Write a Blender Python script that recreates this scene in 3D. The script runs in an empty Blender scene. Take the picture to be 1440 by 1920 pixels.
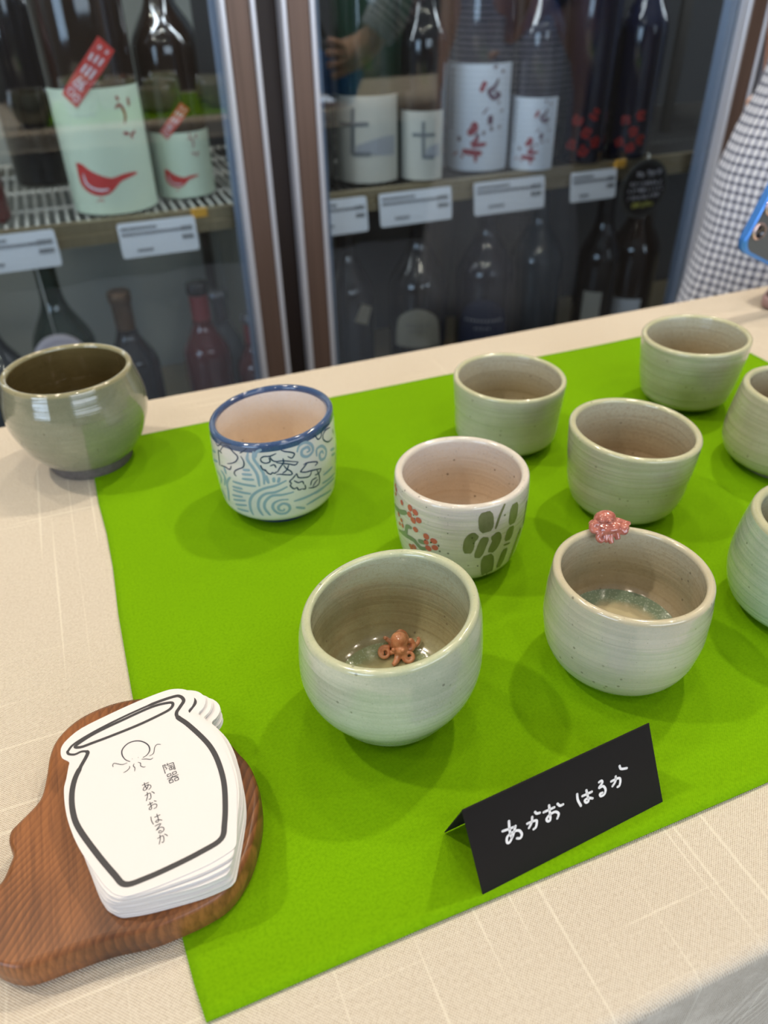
import bpy, bmesh, math, random
from mathutils import Vector, Matrix
PI = math.pi
R = math.radians
SC = bpy.context.scene
COL = SC.collection
TZ = 0.74            # table top above the floor; objects are built with z = 0 on the table and lifted by TZ

# ---------------------------------------------------------------- camera
cam = bpy.data.cameras.new('camera'); camo = bpy.data.objects.new('camera', cam); COL.objects.link(camo); SC.camera = camo
cam.sensor_fit = 'VERTICAL'; cam.lens = 6.9; cam.sensor_height = 6.9*1920/1430
EX = Vector((0.92814324, -0.23063024, 0.29216404)); EY = Vector((-0.37180195, -0.53709479, 0.75716082)); DN = Vector((0.01770439, 0.81138085, 0.58424967))
m3 = Matrix(((EX[0], -EX[1], -EX[2]), (EY[0], -EY[1], -EY[2]), (-DN[0], DN[1], DN[2])))
camo.matrix_world = Matrix.Translation((0, 0, 0.24+TZ)) @ m3.to_4x4()
cam.clip_start = 0.01; cam.clip_end = 50
cam.dof.use_dof = True; cam.dof.focus_distance = 0.285; cam.dof.aperture_fstop = 2.6

# ---------------------------------------------------------------- world, exposure, lights
SC.view_settings.view_transform = 'Standard'; SC.view_settings.look = 'None'; SC.view_settings.gamma = 1
SC.view_settings.use_curve_mapping = False; SC.view_settings.exposure = 0.34
W = bpy.data.worlds.new('daylight'); SC.world = W; W.use_nodes = True
W.node_tree.nodes['Background'].inputs[0].default_value = (0.55, 0.72, 1.0, 1); W.node_tree.nodes['Background'].inputs[1].default_value = 1.2

def area(name, loc, tgt, sx, sy, power, col):
    l = bpy.data.lights.new(name, 'AREA'); l.shape = 'RECTANGLE'; l.size = sx; l.size_y = sy; l.energy = power; l.color = col
    o = bpy.data.objects.new(name, l); COL.objects.link(o); o.location = Vector(loc)+Vector((0, 0, TZ))
    o.rotation_euler = (Vector(tgt)-Vector(loc)).to_track_quat('-Z', 'Y').to_euler()
    return o
area('window_daylight', (-2.3, -1.2, 0.55), (0.3, 0.3, 0), 1.3, 1.2, 22, (0.62, 0.78, 1.0))
area('shop_front_daylight', (0.9, -2.3, 0.75), (0.3, 0.5, 0), 2.2, 1.1, 22, (0.85, 0.91, 1.0))
LAMPS = [[-0.9, 0.75, 12], [-0.35, 0.95, 3], [0.45, 0.95, 3], [1.0, 0.7, 12], [-1.1, -0.1, 2.5], [1.2, 0.0, 2.5], [0.1, 0.2, 1.5], [-0.8, -0.8, 2.5], [0.2, -0.9, 2], [1.1, -0.8, 2], [2.0, 0.9, 3]]   # x, y, watts
def srgb(r, g, b):
    f = lambda c: (c/255/12.92) if c/255 <= 0.04045 else ((c/255+0.055)/1.055)**2.4
    return (f(r), f(g), f(b), 1)
# ---------------------------------------------------------------- traced drawing data (degrees / mm on each cup, mm on each label, metres on the cards)
D_R=[0.0170,0.0286,0.0309,0.0316,0.0321,0.0325,0.0322,0.0321,0.0317]
E_R=[0.0217,0.0275,0.0293,0.0303,0.0311,0.0314,0.0316,0.0315,0.0311]
DDARK=[[[-161.6,46.87],[-162.6,42.54],[-162.9,36.84]],[[-158.2,47.0],[-153.9,50.1],[-148.8,51.84],[-145.0,51.29],[-140.7,49.25],[-137.2,47.85],[-136.9,46.15],[-139.9,43.89],[-145.3,42.11],[-150.5,41.04]],[[-161.6,46.87],[-155.8,46.08]],[[-160.8,37.68],[-153.9,38.43],[-147.9,38.07],[-145.5,40.61]],[[-166.2,50.86],[-161.7,49.24],[-156.8,51.25],[-154.2,52.65],[-142.1,53.4]],[[-126.5,52.66],[-129.7,51.14],[-134.0,49.51]],[[-133.4,47.93],[-131.0,44.88],[-132.2,41.73],[-137.4,39.96],[-141.8,38.14],[-142.7,36.21],[-140.6,35.29]],[[-97.0,50.27],[-93.1,48.98],[-88.6,47.92],[-85.6,46.48],[-88.2,44.67],[-91.8,46.14]],[[-115.3,46.99],[-112.3,48.1],[-106.9,48.06],[-101.3,49.04]],[[-115.3,46.99],[-114.6,45.3],[-111.2,44.32],[-107.4,44.99],[-107.9,47.29]],[[-106.9,47.86],[-105.5,45.73],[-102.1,44.55],[-95.8,44.26],[-82.9,41.44]],[[-82.9,41.44],[-86.1,40.34],[-92.5,42.05],[-102.2,43.93]],[[-96.0,45.71],[-96.0,43.24],[-99.1,41.09],[-102.3,38.5]],[[-116.0,43.46],[-114.6,41.09],[-112.0,40.36],[-113.0,39.76]],[[-112.0,40.36],[-110.4,38.62],[-107.8,37.88],[-106.8,38.89]],[[-106.8,38.89],[-104.6,38.18],[-102.7,38.94]],[[-107.9,42.5],[-104.2,42.98],[-102.8,41.04]],[[-96.2,42.0],[-93.9,39.42],[-90.5,37.6],[-89.8,35.7],[-93.6,36.06],[-99.8,37.14],[-103.4,37.29]],[[-91.7,41.4],[-94.0,38.79],[-97.9,37.49]],[[-78.4,38.79],[-74.2,39.04],[-66.2,37.54],[-63.5,36.21],[-67.0,35.49]],[[-74.2,39.04],[-79.8,36.77],[-82.2,35.61]],[[-82.2,35.61],[-77.1,34.38],[-70.7,33.74],[-59.5,31.75]],[[-59.5,31.75],[-62.6,29.95],[-67.6,30.09]],[[-65.0,32.52],[-62.0,27.21],[-62.8,23.65],[-68.1,22.93],[-75.1,24.2]],[[-85.2,35.31],[-84.5,32.98],[-79.8,31.75],[-73.5,31.11],[-70.9,33.54]],[[-85.5,35.53],[-89.4,33.37],[-92.4,32.01],[-90.8,30.47]],[[-90.8,30.47],[-92.2,29.24],[-89.2,26.79],[-86.3,27.33]],[[-86.3,27.33],[-84.9,25.37],[-81.3,25.25]],[[-81.3,25.25],[-78.2,24.51],[-78.6,27.29]],[[-88.6,31.87],[-84.9,29.83],[-80.9,29.69],[-79.6,27.53]],[[-72.8,25.19],[-70.8,27.88],[-65.2,28.14]],[[-70.4,23.85],[-67.4,25.67],[-64.2,26.64]],[[-65.8,50.75],[-63.0,51.07],[-60.1,48.35],[-55.9,48.64],[-53.9,50.82],[-49.8,51.92],[-39.5,50.8]],[[-39.4,48.79],[-47.7,49.88],[-52.6,48.77],[-52.7,45.95],[-45.5,42.58],[-35.3,41.69]],[[-33.4,45.75],[-31.2,42.71]]]
DPALE=[[[-126.0,50.35],[-127.3,46.22],[-123.6,42.29],[-119.9,37.47],[-119.3,30.8]],[[-120.9,51.18],[-121.3,47.03],[-117.9,42.91],[-114.2,38.12],[-114.9,31.95]],[[-113.4,52.07],[-118.4,50.44],[-119.8,47.59]],[[-112.5,37.42],[-110.7,32.46]],[[-133.2,39.83],[-126.1,40.24]],[[-134.7,37.3],[-124.7,37.63]],[[-135.2,34.5],[-123.2,34.81]],[[-146.8,31.02],[-134.3,30.97],[-122.3,30.88]],[[-148.5,27.25],[-136.5,27.93]],[[-149.1,25.01],[-137.1,25.28],[-128.6,25.56]],[[-151.7,20.96],[-138.1,22.39]],[[-151.8,17.77],[-135.5,20.33]],[[-150.7,14.77],[-135.5,17.17]],[[-149.7,11.99],[-135.0,12.83]],[[-95.1,32.96],[-104.6,30.97],[-115.9,29.39],[-125.6,25.7],[-131.2,20.48],[-132.3,13.94],[-130.8,10.73]],[[-94.7,29.12],[-105.3,26.89],[-114.8,26.09],[-121.4,22.52],[-123.8,17.0],[-122.0,12.68],[-120.3,11.3]],[[-89.4,24.87],[-100.1,24.57],[-109.4,24.63],[-115.9,21.28],[-117.8,17.11],[-114.9,12.79],[-113.2,11.63]],[[-94.9,20.94],[-102.5,21.38],[-108.5,19.78],[-110.1,16.51],[-105.9,12.84],[-99.0,12.25],[-94.8,14.37],[-95.4,17.25],[-100.0,18.91],[-104.6,17.48],[-104.5,15.05],[-100.7,14.29],[-99.6,15.59]],[[-90.2,19.06],[-77.6,19.13],[-61.5,19.36],[-52.1,18.96]],[[-88.8,14.88],[-79.1,11.99]],[[-77.9,14.15],[-61.7,14.85],[-40.4,12.38]],[[-68.1,18.66],[-50.6,19.14],[-32.6,17.49]],[[-56.9,26.88],[-39.6,26.2]],[[-58.4,22.27],[-32.7,20.05]],[[-83.0,46.78],[-80.5,49.71],[-74.0,50.25],[-68.0,47.39],[-67.4,43.73],[-73.4,42.31],[-78.5,44.14],[-78.1,46.97],[-72.5,47.36],[-70.5,45.06],[-74.0,44.78]],[[-63.3,39.71],[-62.5,43.57],[-55.7,43.38],[-50.3,39.39],[-53.1,36.15],[-58.9,36.7],[-59.7,39.82],[-56.1,40.54],[-54.6,38.66]],[[-105.9,35.91],[-106.0,32.94]],[[-101.0,35.51],[-102.5,32.39]],[[-178.1,41.97],[-168.4,43.54]],[[-178.2,36.2],[-166.3,38.44]],[[-172.7,31.4],[-165.7,28.82],[-170.6,23.18]],[[-161.8,34.61],[-157.4,31.19],[-161.9,24.47]],[[-148.5,33.27],[-155.5,28.24],[-157.9,20.79],[-161.0,14.12]],[[-155.6,38.02],[-153.9,34.03]],[[-42.9,37.03],[-32.7,34.91]],[[-41.8,33.71],[-31.9,31.59]],[[-171.8,19.27],[-166.5,14.61]]]
EBAM=[[[[-97.1,46.3],[-95.1,35.23]],110],[[[-68.1,45.28],[-69.4,34.24]],90],[[[-69.9,33.23],[-72.4,25.53]],80],[[[-79.5,47.74],[-84.3,42.27],[-87.4,35.81]],20],[[[-103.2,34.81],[-108.6,31.59],[-109.6,23.95]],80],[[[-95.6,32.53],[-98.2,27.55],[-101.2,20.52]],70],[[[-88.4,32.92],[-84.8,29.23],[-89.5,22.36]],80],[[[-92.1,21.35],[-87.8,6.02]],110],[[[-73.0,21.03],[-76.1,9.03]],70],[[[-44.6,39.63],[-45.3,25.78]],30],[[[-53.0,26.76],[-57.1,16.37],[-57.7,6.63]],55],[[[-68.4,22.98],[-76.6,23.99]],20]]
EBR=[[[[-195.3,32.61],[-178.0,34.82],[-166.7,38.31]],35],[[[-185.2,21.16],[-170.2,24.98],[-167.2,29.82],[-160.7,31.3]],30],[[[-181.6,21.95],[-161.5,24.6],[-155.2,23.27],[-150.7,21.87],[-145.1,23.32]],35],[[[-153.7,25.71],[-145.8,26.57]],35]]
ERED=[[-162.6,41.96,28],[-156.5,41.27,28],[-163.2,38.19,26],[-158.7,36.22,28],[-152.8,37.83,28],[-145.3,30.41,28],[-138.4,29.17,28],[-145.3,27.01,24],[-143.4,23.81,28],[-137.3,25.44,28],[-174.2,41.24,22],[-156.2,31.63,26],[-190.1,45.22,18],[-186.8,44.05,18],[-187.8,41.31,18],[-180.9,32.17,20],[-175.7,30.62,20],[-174.0,28.1,20],[-179.6,27.26,18],[-164.1,19.04,24],[-159.1,20.3,24],[-162.4,17.55,24]]
EBLK=[[-158.1,39.37,9],[-140.8,27.95,12],[-134.1,27.19,12],[-156.8,37.94,8],[-146.4,28.25,9],[-173.9,47.44,6],[-145.6,46.58,6],[-107.0,33.22,8],[-105.7,30.04,6],[-99.9,15.31,9],[-66.3,15.57,6],[-126.7,35.34,6]]
CARD=[[-0.0453,0.1942],[-0.0448,0.1965],[-0.0428,0.1989],[-0.0379,0.202],[-0.0281,0.2046],[-0.0179,0.2067],[-0.0087,0.2078],[-0.0046,0.2074],[-0.0008,0.2054],[0.0012,0.2022],[0.0012,0.1994],[0.0,0.197],[-0.0015,0.1956],[-0.0015,0.1942],[-0.0001,0.1923],[0.0037,0.186],[0.0061,0.1785],[0.0071,0.1718],[0.0077,0.1655],[0.0075,0.1586],[0.0062,0.1519],[0.0045,0.1447],[0.0031,0.1392],[0.0023,0.1375],[0.0003,0.1364],[-0.0064,0.1349],[-0.0149,0.1342],[-0.023,0.1339],[-0.0286,0.1342],[-0.0309,0.1347],[-0.0331,0.1362],[-0.0345,0.1381],[-0.0362,0.1411],[-0.0395,0.149],[-0.0419,0.1553],[-0.0436,0.1615],[-0.0447,0.1677],[-0.0451,0.1732],[-0.045,0.1787],[-0.0441,0.1824],[-0.0432,0.1867],[-0.0428,0.1886],[-0.0435,0.1898],[-0.045,0.1916]]
LINE=[[-0.0428,0.1938],[-0.0406,0.196],[-0.0334,0.1988],[-0.0235,0.2014],[-0.0134,0.2033],[-0.0057,0.2038],[-0.0033,0.203],[-0.0024,0.2005],[-0.0041,0.1981],[-0.0057,0.196],[-0.0056,0.1936],[-0.0031,0.1895],[0.0005,0.1821],[0.0027,0.1761],[0.0038,0.1695],[0.0039,0.1613],[0.0027,0.1534],[0.0009,0.1462],[-0.0012,0.1415],[-0.0076,0.1397],[-0.0162,0.1384],[-0.0245,0.1377],[-0.0301,0.1381],[-0.0328,0.1425],[-0.0373,0.1519],[-0.0415,0.1621],[-0.0428,0.1684],[-0.0428,0.175],[-0.0416,0.1807],[-0.0395,0.1851],[-0.0372,0.189],[-0.0368,0.1907],[-0.0386,0.1916],[-0.0409,0.1913],[-0.0427,0.1922],[-0.0431,0.1933]]
ELL=[[-0.0405,0.1944],[-0.0393,0.1955],[-0.0335,0.1979],[-0.0237,0.2001],[-0.0136,0.202],[-0.0076,0.2016],[-0.0063,0.2004],[-0.0076,0.1985],[-0.0112,0.1973],[-0.0193,0.1956],[-0.029,0.1944],[-0.0347,0.1939],[-0.0385,0.1936]]
OCT=[[[-0.0237,0.181],[-0.0251,0.1825],[-0.0259,0.1849],[-0.0255,0.1872],[-0.0235,0.1889],[-0.0211,0.189],[-0.0189,0.1879],[-0.0172,0.1857],[-0.0169,0.1833],[-0.018,0.1816],[-0.0195,0.181]],[[-0.0246,0.1809],[-0.0262,0.1808],[-0.0277,0.1817],[-0.0288,0.1824],[-0.0293,0.1818],[-0.0292,0.181]],[[-0.0241,0.1793],[-0.0242,0.1785],[-0.0252,0.1777],[-0.0263,0.1774]],[[-0.0225,0.1797],[-0.0229,0.1788],[-0.0225,0.1779],[-0.0228,0.1765]],[[-0.0213,0.1798],[-0.0205,0.179],[-0.0206,0.1779],[-0.0198,0.1771],[-0.0191,0.177]],[[-0.02,0.1805],[-0.0185,0.18],[-0.0172,0.1793],[-0.0163,0.1796]],[[-0.0174,0.1808],[-0.0159,0.1814],[-0.0152,0.1836],[-0.0143,0.1846],[-0.013,0.1841]],[[-0.0229,0.1818],[-0.0228,0.1819]],[[-0.021,0.1816],[-0.0209,0.1817]]]
GLYPH=[["to",-0.0119,0.1737],["ki",-0.0113,0.1693],["a",-0.0199,0.1692],["ka",-0.0194,0.1653],["o",-0.019,0.1614],["ha",-0.0187,0.1561],["ru",-0.0182,0.1523],["ka",-0.0178,0.1486]]
BOARD=[[0.0085,0.1902],[0.012,0.1805],[0.0144,0.1733],[0.0148,0.1639],[0.0132,0.1551],[0.0098,0.1467],[0.0055,0.1393],[0.001,0.1344],[-0.0043,0.1307],[-0.011,0.1291],[-0.0197,0.1284],[-0.028,0.1285],[-0.0387,0.1303],[-0.0503,0.1308],[-0.0596,0.131],[-0.0646,0.1326],[-0.0702,0.137],[-0.075,0.1446],[-0.0743,0.1533],[-0.0706,0.158],[-0.0674,0.1616],[-0.0655,0.1658],[-0.0641,0.1694],[-0.0655,0.1742],[-0.0649,0.1787],[-0.061,0.182],[-0.0558,0.1868],[-0.0537,0.194],[-0.0518,0.2044],[-0.0482,0.2119],[-0.041,0.218],[-0.0317,0.2206],[-0.0225,0.2202],[-0.0127,0.2172],[-0.0021,0.2102],[0.0046,0.1994]]
HAND=[[[0.0104,0.019],[0.0125,0.0187],[0.0146,0.0185]],[[0.0131,0.0214],[0.0129,0.019],[0.0129,0.0169],[0.0132,0.0152]],[[0.0151,0.0186],[0.0139,0.016],[0.0122,0.0139],[0.0113,0.0144],[0.0117,0.0162],[0.0138,0.0169],[0.016,0.0165],[0.0169,0.0147],[0.0162,0.0135],[0.015,0.014]],[[0.0194,0.0174],[0.0225,0.0171],[0.0229,0.0163],[0.0223,0.0147],[0.0214,0.0143]],[[0.0215,0.0189],[0.0211,0.0172],[0.0198,0.0156]],[[0.0228,0.0202],[0.0233,0.0194],[0.0244,0.0191]],[[0.0259,0.0186],[0.03,0.0185]],[[0.0282,0.0201],[0.0281,0.0172],[0.0279,0.0148],[0.027,0.0146],[0.0266,0.0157],[0.0281,0.0167],[0.0302,0.0167],[0.0313,0.0154],[0.0306,0.014]],[[0.0314,0.0192],[0.0322,0.0181],[0.0334,0.018]],[[0.0392,0.0192],[0.0392,0.017],[0.0401,0.0143]],[[0.0411,0.0176],[0.0449,0.0175]],[[0.0429,0.019],[0.0432,0.0163],[0.0432,0.0147],[0.0423,0.0145],[0.0418,0.0156],[0.0433,0.0158],[0.0449,0.0149]],[[0.0482,0.0197],[0.0492,0.0198],[0.0494,0.0189],[0.0479,0.0176],[0.0496,0.0175],[0.0504,0.0158],[0.0497,0.0143],[0.0483,0.0142],[0.048,0.0152],[0.049,0.0152]],[[0.053,0.0178],[0.0561,0.0177],[0.0567,0.0165],[0.0561,0.0148],[0.0553,0.0146]],[[0.055,0.0188],[0.0547,0.0171],[0.0533,0.0158]],[[0.057,0.022],[0.0575,0.0207],[0.0598,0.0199]]]
STRIP=[[18.9,207.6],[36.9,191.0],[-23.9,132.1],[-40.1,147.9]]
BIRDU=[[-44.7,68.3],[-35.3,67.0],[-26.8,60.3],[-14.7,53.9],[-2.5,49.7],[4.0,49.9],[18.2,52.9],[35.8,52.6]]
BIRDL=[[-44.5,66.5],[-44.2,43.1],[-34.3,32.2],[-20.8,27.8],[-8.3,29.4],[2.4,36.2],[12.1,44.1],[35.0,49.5]]
BELLY=[[-36.4,55.0],[-34.9,43.7],[-26.9,37.5],[-16.4,34.9],[-6.3,35.7]]
FEET=[[[-26.3,20.0],[-17.5,24.5],[-16.6,19.3]],[[-22.2,22.0],[-16.0,21.9]]]
REDT=[[[26.6,142.8],[28.8,137.4]],[[22.6,129.4],[28.4,132.9],[32.5,128.3],[34.6,119.8],[31.2,110.8]],[[44.1,139.7],[43.8,129.3]],[[27.1,100.5],[35.1,98.2]],[[46.5,100.1],[38.8,96.4],[39.4,92.1]]]
STRIPW=[[[2.8,183.5],[8.6,190.2]],[[7.5,180.5],[14.6,187.1]],[[12.5,177.0],[19.9,183.5]],[[-9.2,171.0],[-0.9,178.8]],[[-5.2,167.5],[4.0,175.8]],[[-1.3,163.5],[8.1,172.3]],[[-21.4,159.2],[-9.6,166.6]],[[-15.0,164.6],[-11.0,155.6]],[[-19.7,155.8],[-8.0,163.2]],[[-16.5,153.5],[-4.9,160.9]],[[-13.3,151.2],[-9.6,158.9]],[[-21.4,159.2],[-13.5,150.6]],[[-27.5,153.6],[-30.5,150.3],[-28.3,145.8],[-22.7,149.1],[-23.5,153.6],[-27.4,154.2]],[[-24.2,143.5],[-26.2,141.3],[-22.6,139.5],[-17.8,143.4],[-19.5,146.8],[-24.6,144.6]],[[15.4,195.6],[19.8,198.1]],[[16.2,194.0],[21.2,195.8]],[[23.0,189.8],[27.6,192.2]],[[23.9,188.1],[28.5,190.0]]]
SBS=[[[-20.6,105.5],[-23.4,44.0]],[[-47.4,82.7],[1.9,84.6]],[[-23.4,44.0],[4.2,44.7]]]
SBM=[[[-17.6,55.3],[1.2,61.8],[21.5,66.4],[46.6,66.8]],[[-18.1,43.0],[0.7,43.1],[21.0,41.9],[45.1,39.6]]]
SSS=[[[0.9,84.3],[1.5,34.4]],[[-15.6,66.7],[19.1,66.1]],[[1.5,36.4],[19.0,35.3]]]
SSM=[[[5.0,46.2],[13.0,51.7],[27.6,54.0]],[[5.1,37.6],[13.3,37.2],[28.3,35.5]]]
KB=[[[[27.5,130.1],[20.9,118.9],[12.8,114.6],[20.5,104.8],[30.9,108.9],[21.3,113.0]],35,0],[[[7.3,127.5],[4.3,121.8],[0.9,113.7]],38,1],[[[21.0,147.7],[22.0,143.6]],35,0],[[[34.6,141.8],[34.2,137.2]],30,0],[[[12.9,92.1],[5.2,83.9]],15,0],[[[17.7,82.2],[17.2,68.8]],50,0],[[[32.9,86.0],[41.0,87.6]],14,0],[[[17.6,62.6],[22.7,64.2]],35,0],[[[32.9,66.4],[35.0,63.1]],30,0],[[[-11.0,70.3],[-5.2,65.6],[-15.9,55.9]],62,1],[[[-29.7,51.8],[-32.0,45.2]],42,0],[[[-1.5,58.2],[-0.9,48.2]],30,0],[[[-24.6,31.9],[-9.7,30.3],[7.0,29.2]],50,1],[[[-10.4,45.5],[-3.3,40.7],[13.2,42.9]],35,1],[[[-2.7,30.5],[-2.0,16.4]],28,1],[[[8.6,60.6],[7.6,55.0]],28,0],[[[-1.1,52.0],[-7.2,36.8]],40,1],[[[-42.5,23.4],[-33.0,29.8]],16,1],[[[-26.0,26.7],[-22.6,21.8]],20,1],[[[28.7,95.9],[31.6,100.5]],16,0]]
# ---------------------------------------------------------------- helpers
def obj(name, me, mats=None, parent=None, smooth=False):
    o = bpy.data.objects.new(name, me); COL.objects.link(o)
    if mats:
        for m in (mats if isinstance(mats, (list, tuple)) else [mats]): me.materials.append(m)
    if parent is not None: o.parent = parent
    if smooth:
        for p in me.polygons: p.use_smooth = True
    return o
def tag(o, label=None, cat=None, group=None, kind=None):
    if label: o['label'] = label
    if cat: o['category'] = cat
    if group: o['group'] = group
    if kind: o['kind'] = kind
    return o
def thing(name, loc, label, cat, group=None, rz=0):
    o = bpy.data.objects.new(name, None); COL.objects.link(o); o.location = loc; o.rotation_euler = (0, 0, rz)
    o.empty_display_size = 0.02
    return tag(o, label, cat, group)
def mesh(name, vs, fs, mi=None):
    me = bpy.data.meshes.new(name); me.from_pydata([tuple(v) for v in vs], [], fs); me.update()
    if mi:
        for p, i in zip(me.polygons, mi): p.material_index = i
    return me
class MB:
    def __init__(s): s.v = []; s.f = []
    def box(s, x0, x1, y0, y1, z0, z1, b=0.0):
        n = len(s.v)
        if b > 0:
            # chamfered box on the vertical edges
            P = [(x0+b, y0), (x1-b, y0), (x1, y0+b), (x1, y1-b), (x1-b, y1), (x0+b, y1), (x0, y1-b), (x0, y0+b)]
            s.v += [(x, y, z0) for x, y in P]+[(x, y, z1) for x, y in P]
            s.f += [tuple(n+i for i in reversed(range(8))), tuple(n+8+i for i in range(8))]+[(n+i, n+(i+1) % 8, n+8+(i+1) % 8, n+8+i) for i in range(8)]
            return s
        s.v += [(x, y, z) for z in (z0, z1) for x, y in ((x0, y0), (x1, y0), (x1, y1), (x0, y1))]
        s.f += [(n+3, n+2, n+1, n), (n+4, n+5, n+6, n+7)]+[(n+i, n+(i+1) % 4, n+4+(i+1) % 4, n+4+i) for i in range(4)]
        return s
    def lathe(s, prof, c=(0, 0, 0), n=32, cap=True):
        b = len(s.v)
        for r, z in prof:
            s.v += [(c[0]+r*math.cos(2*PI*i/n), c[1]+r*math.sin(2*PI*i/n), c[2]+z) for i in range(n)]
        for j in range(len(prof)-1):
            s.f += [(b+j*n+i, b+j*n+(i+1) % n, b+(j+1)*n+(i+1) % n, b+(j+1)*n+i) for i in range(n)]
        if cap:
            s.f.append(tuple(b+i for i in reversed(range(n)))); s.f.append(tuple(b+(len(prof)-1)*n+i for i in range(n)))
        return s
    def tube(s, pts, rad, n=10):
        pts = [Vector(p) for p in pts]; b = len(s.v); m = len(pts)
        if not isinstance(rad, (list, tuple)): rad = [rad]*m
        up = Vector((0, 0, 1)); prev = None
        for i, p in enumerate(pts):
            t = (pts[min(i+1, m-1)]-pts[max(i-1, 0)]).normalized()
            if prev is None:
                u = t.cross(up)
                if u.length < 1e-3: u = t.cross(Vector((1, 0, 0)))
            else: u = prev-t*prev.dot(t)
            u.normalize(); prev = u; w = t.cross(u)
            s.v += [p+(u*math.cos(2*PI*k/n)+w*math.sin(2*PI*k/n))*rad[i] for k in range(n)]
        for j in range(m-1):
            s.f += [(b+j*n+i, b+j*n+(i+1) % n, b+(j+1)*n+(i+1) % n, b+(j+1)*n+i) for i in range(n)]
        s.f.append(tuple(b+i for i in reversed(range(n)))); s.f.append(tuple(b+(m-1)*n+i for i in range(n)))
        return s
    def build(s, name, mat, parent=None, smooth=False):
        return obj(name, mesh(name, s.v, s.f), mat, parent, smooth)
def crm(p0, p1, p2, p3, f):
    return .5*(2*p1+(p2-p0)*f+(2*p0-5*p1+4*p2-p3)*f*f+(3*p1-p0-3*p2+p3)*f**3)
def smooth_line(pts, k=6, closed=False):
    n = len(pts); out = []
    if n < 3 and not closed:
        return [tuple(pts[0][d]+(pts[-1][d]-pts[0][d])*i/k for d in range(len(pts[0]))) for i in range(k+1)]
    for i in range(n if closed else n-1):
        g = lambda j: pts[j % n] if closed else pts[min(max(j, 0), n-1)]
        a, b, c, d = g(i-1), g(i), g(i+1), g(i+2)
        for q in range(k): out.append(tuple(crm(a[e], b[e], c[e], d[e], q/k) for e in range(len(b))))
    if not closed: out.append(tuple(pts[-1]))
    return out
def ribbon(pts, w, fmap, taper=True, closed=False, vs=None, fs=None, k=6):
    """a flat brush or pen stroke of width w laid on the surface fmap(a, b)"""
    L = smooth_line(pts, k, closed); n = len(L); b = len(vs)
    for i, p in enumerate(L):
        q0 = L[(i-1) % n] if closed else L[max(i-1, 0)]; q1 = L[(i+1) % n] if closed else L[min(i+1, n-1)]
        dx, dy = q1[0]-q0[0], q1[1]-q0[1]; l = math.hypot(dx, dy) or 1; nx, ny = -dy/l, dx/l
        ww = w(i/(n-1)) if callable(w) else w
        if taper and not closed: ww *= min(1, .55+2.2*min(i, n-1-i)/max(n-1, 1))
        vs.append(fmap(p[0]+nx*ww/2, p[1]+ny*ww/2)); vs.append(fmap(p[0], p[1])); vs.append(fmap(p[0]-nx*ww/2, p[1]-ny*ww/2))
    for i in range(n if closed else n-1):
        j = (i+1) % n
        fs.append((b+3*i, b+3*i+1, b+3*j+1, b+3*j)); fs.append((b+3*i+1, b+3*i+2, b+3*j+2, b+3*j+1))
def blob(c, rx, ry, fmap, vs, fs, n=14, rot=0):
    b = len(vs); vs.append(fmap(*c))
    for q in (.5, 1):
        for i in range(n):
            a = 2*PI*i/n; x, y = rx*q*math.cos(a), ry*q*math.sin(a)
            vs.append(fmap(c[0]+x*math.cos(rot)-y*math.sin(rot), c[1]+x*math.sin(rot)+y*math.cos(rot)))
    for i in range(n):
        j = (i+1) % n; fs.append((b, b+1+i, b+1+j)); fs.append((b+1+i, b+1+n+i, b+1+n+j, b+1+j))
def between(U, L, fmap, vs, fs, n=36, m=5):
    def at(P, t):
        x = t*(len(P)-1); i = min(int(x), len(P)-2); f = x-i; return (P[i][0]+(P[i+1][0]-P[i][0])*f, P[i][1]+(P[i+1][1]-P[i][1])*f)
    U = smooth_line(U, 4); L = smooth_line(L, 4); b = len(vs)
    for i in range(n+1):
        u, l = at(U, i/n), at(L, i/n)
        for j in range(m+1): vs.append(fmap(u[0]+(l[0]-u[0])*j/m, u[1]+(l[1]-u[1])*j/m))
    for i in range(n):
        for j in range(m):
            a = b+i*(m+1)+j; fs.append((a, a+1, a+m+2, a+m+1))

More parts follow.
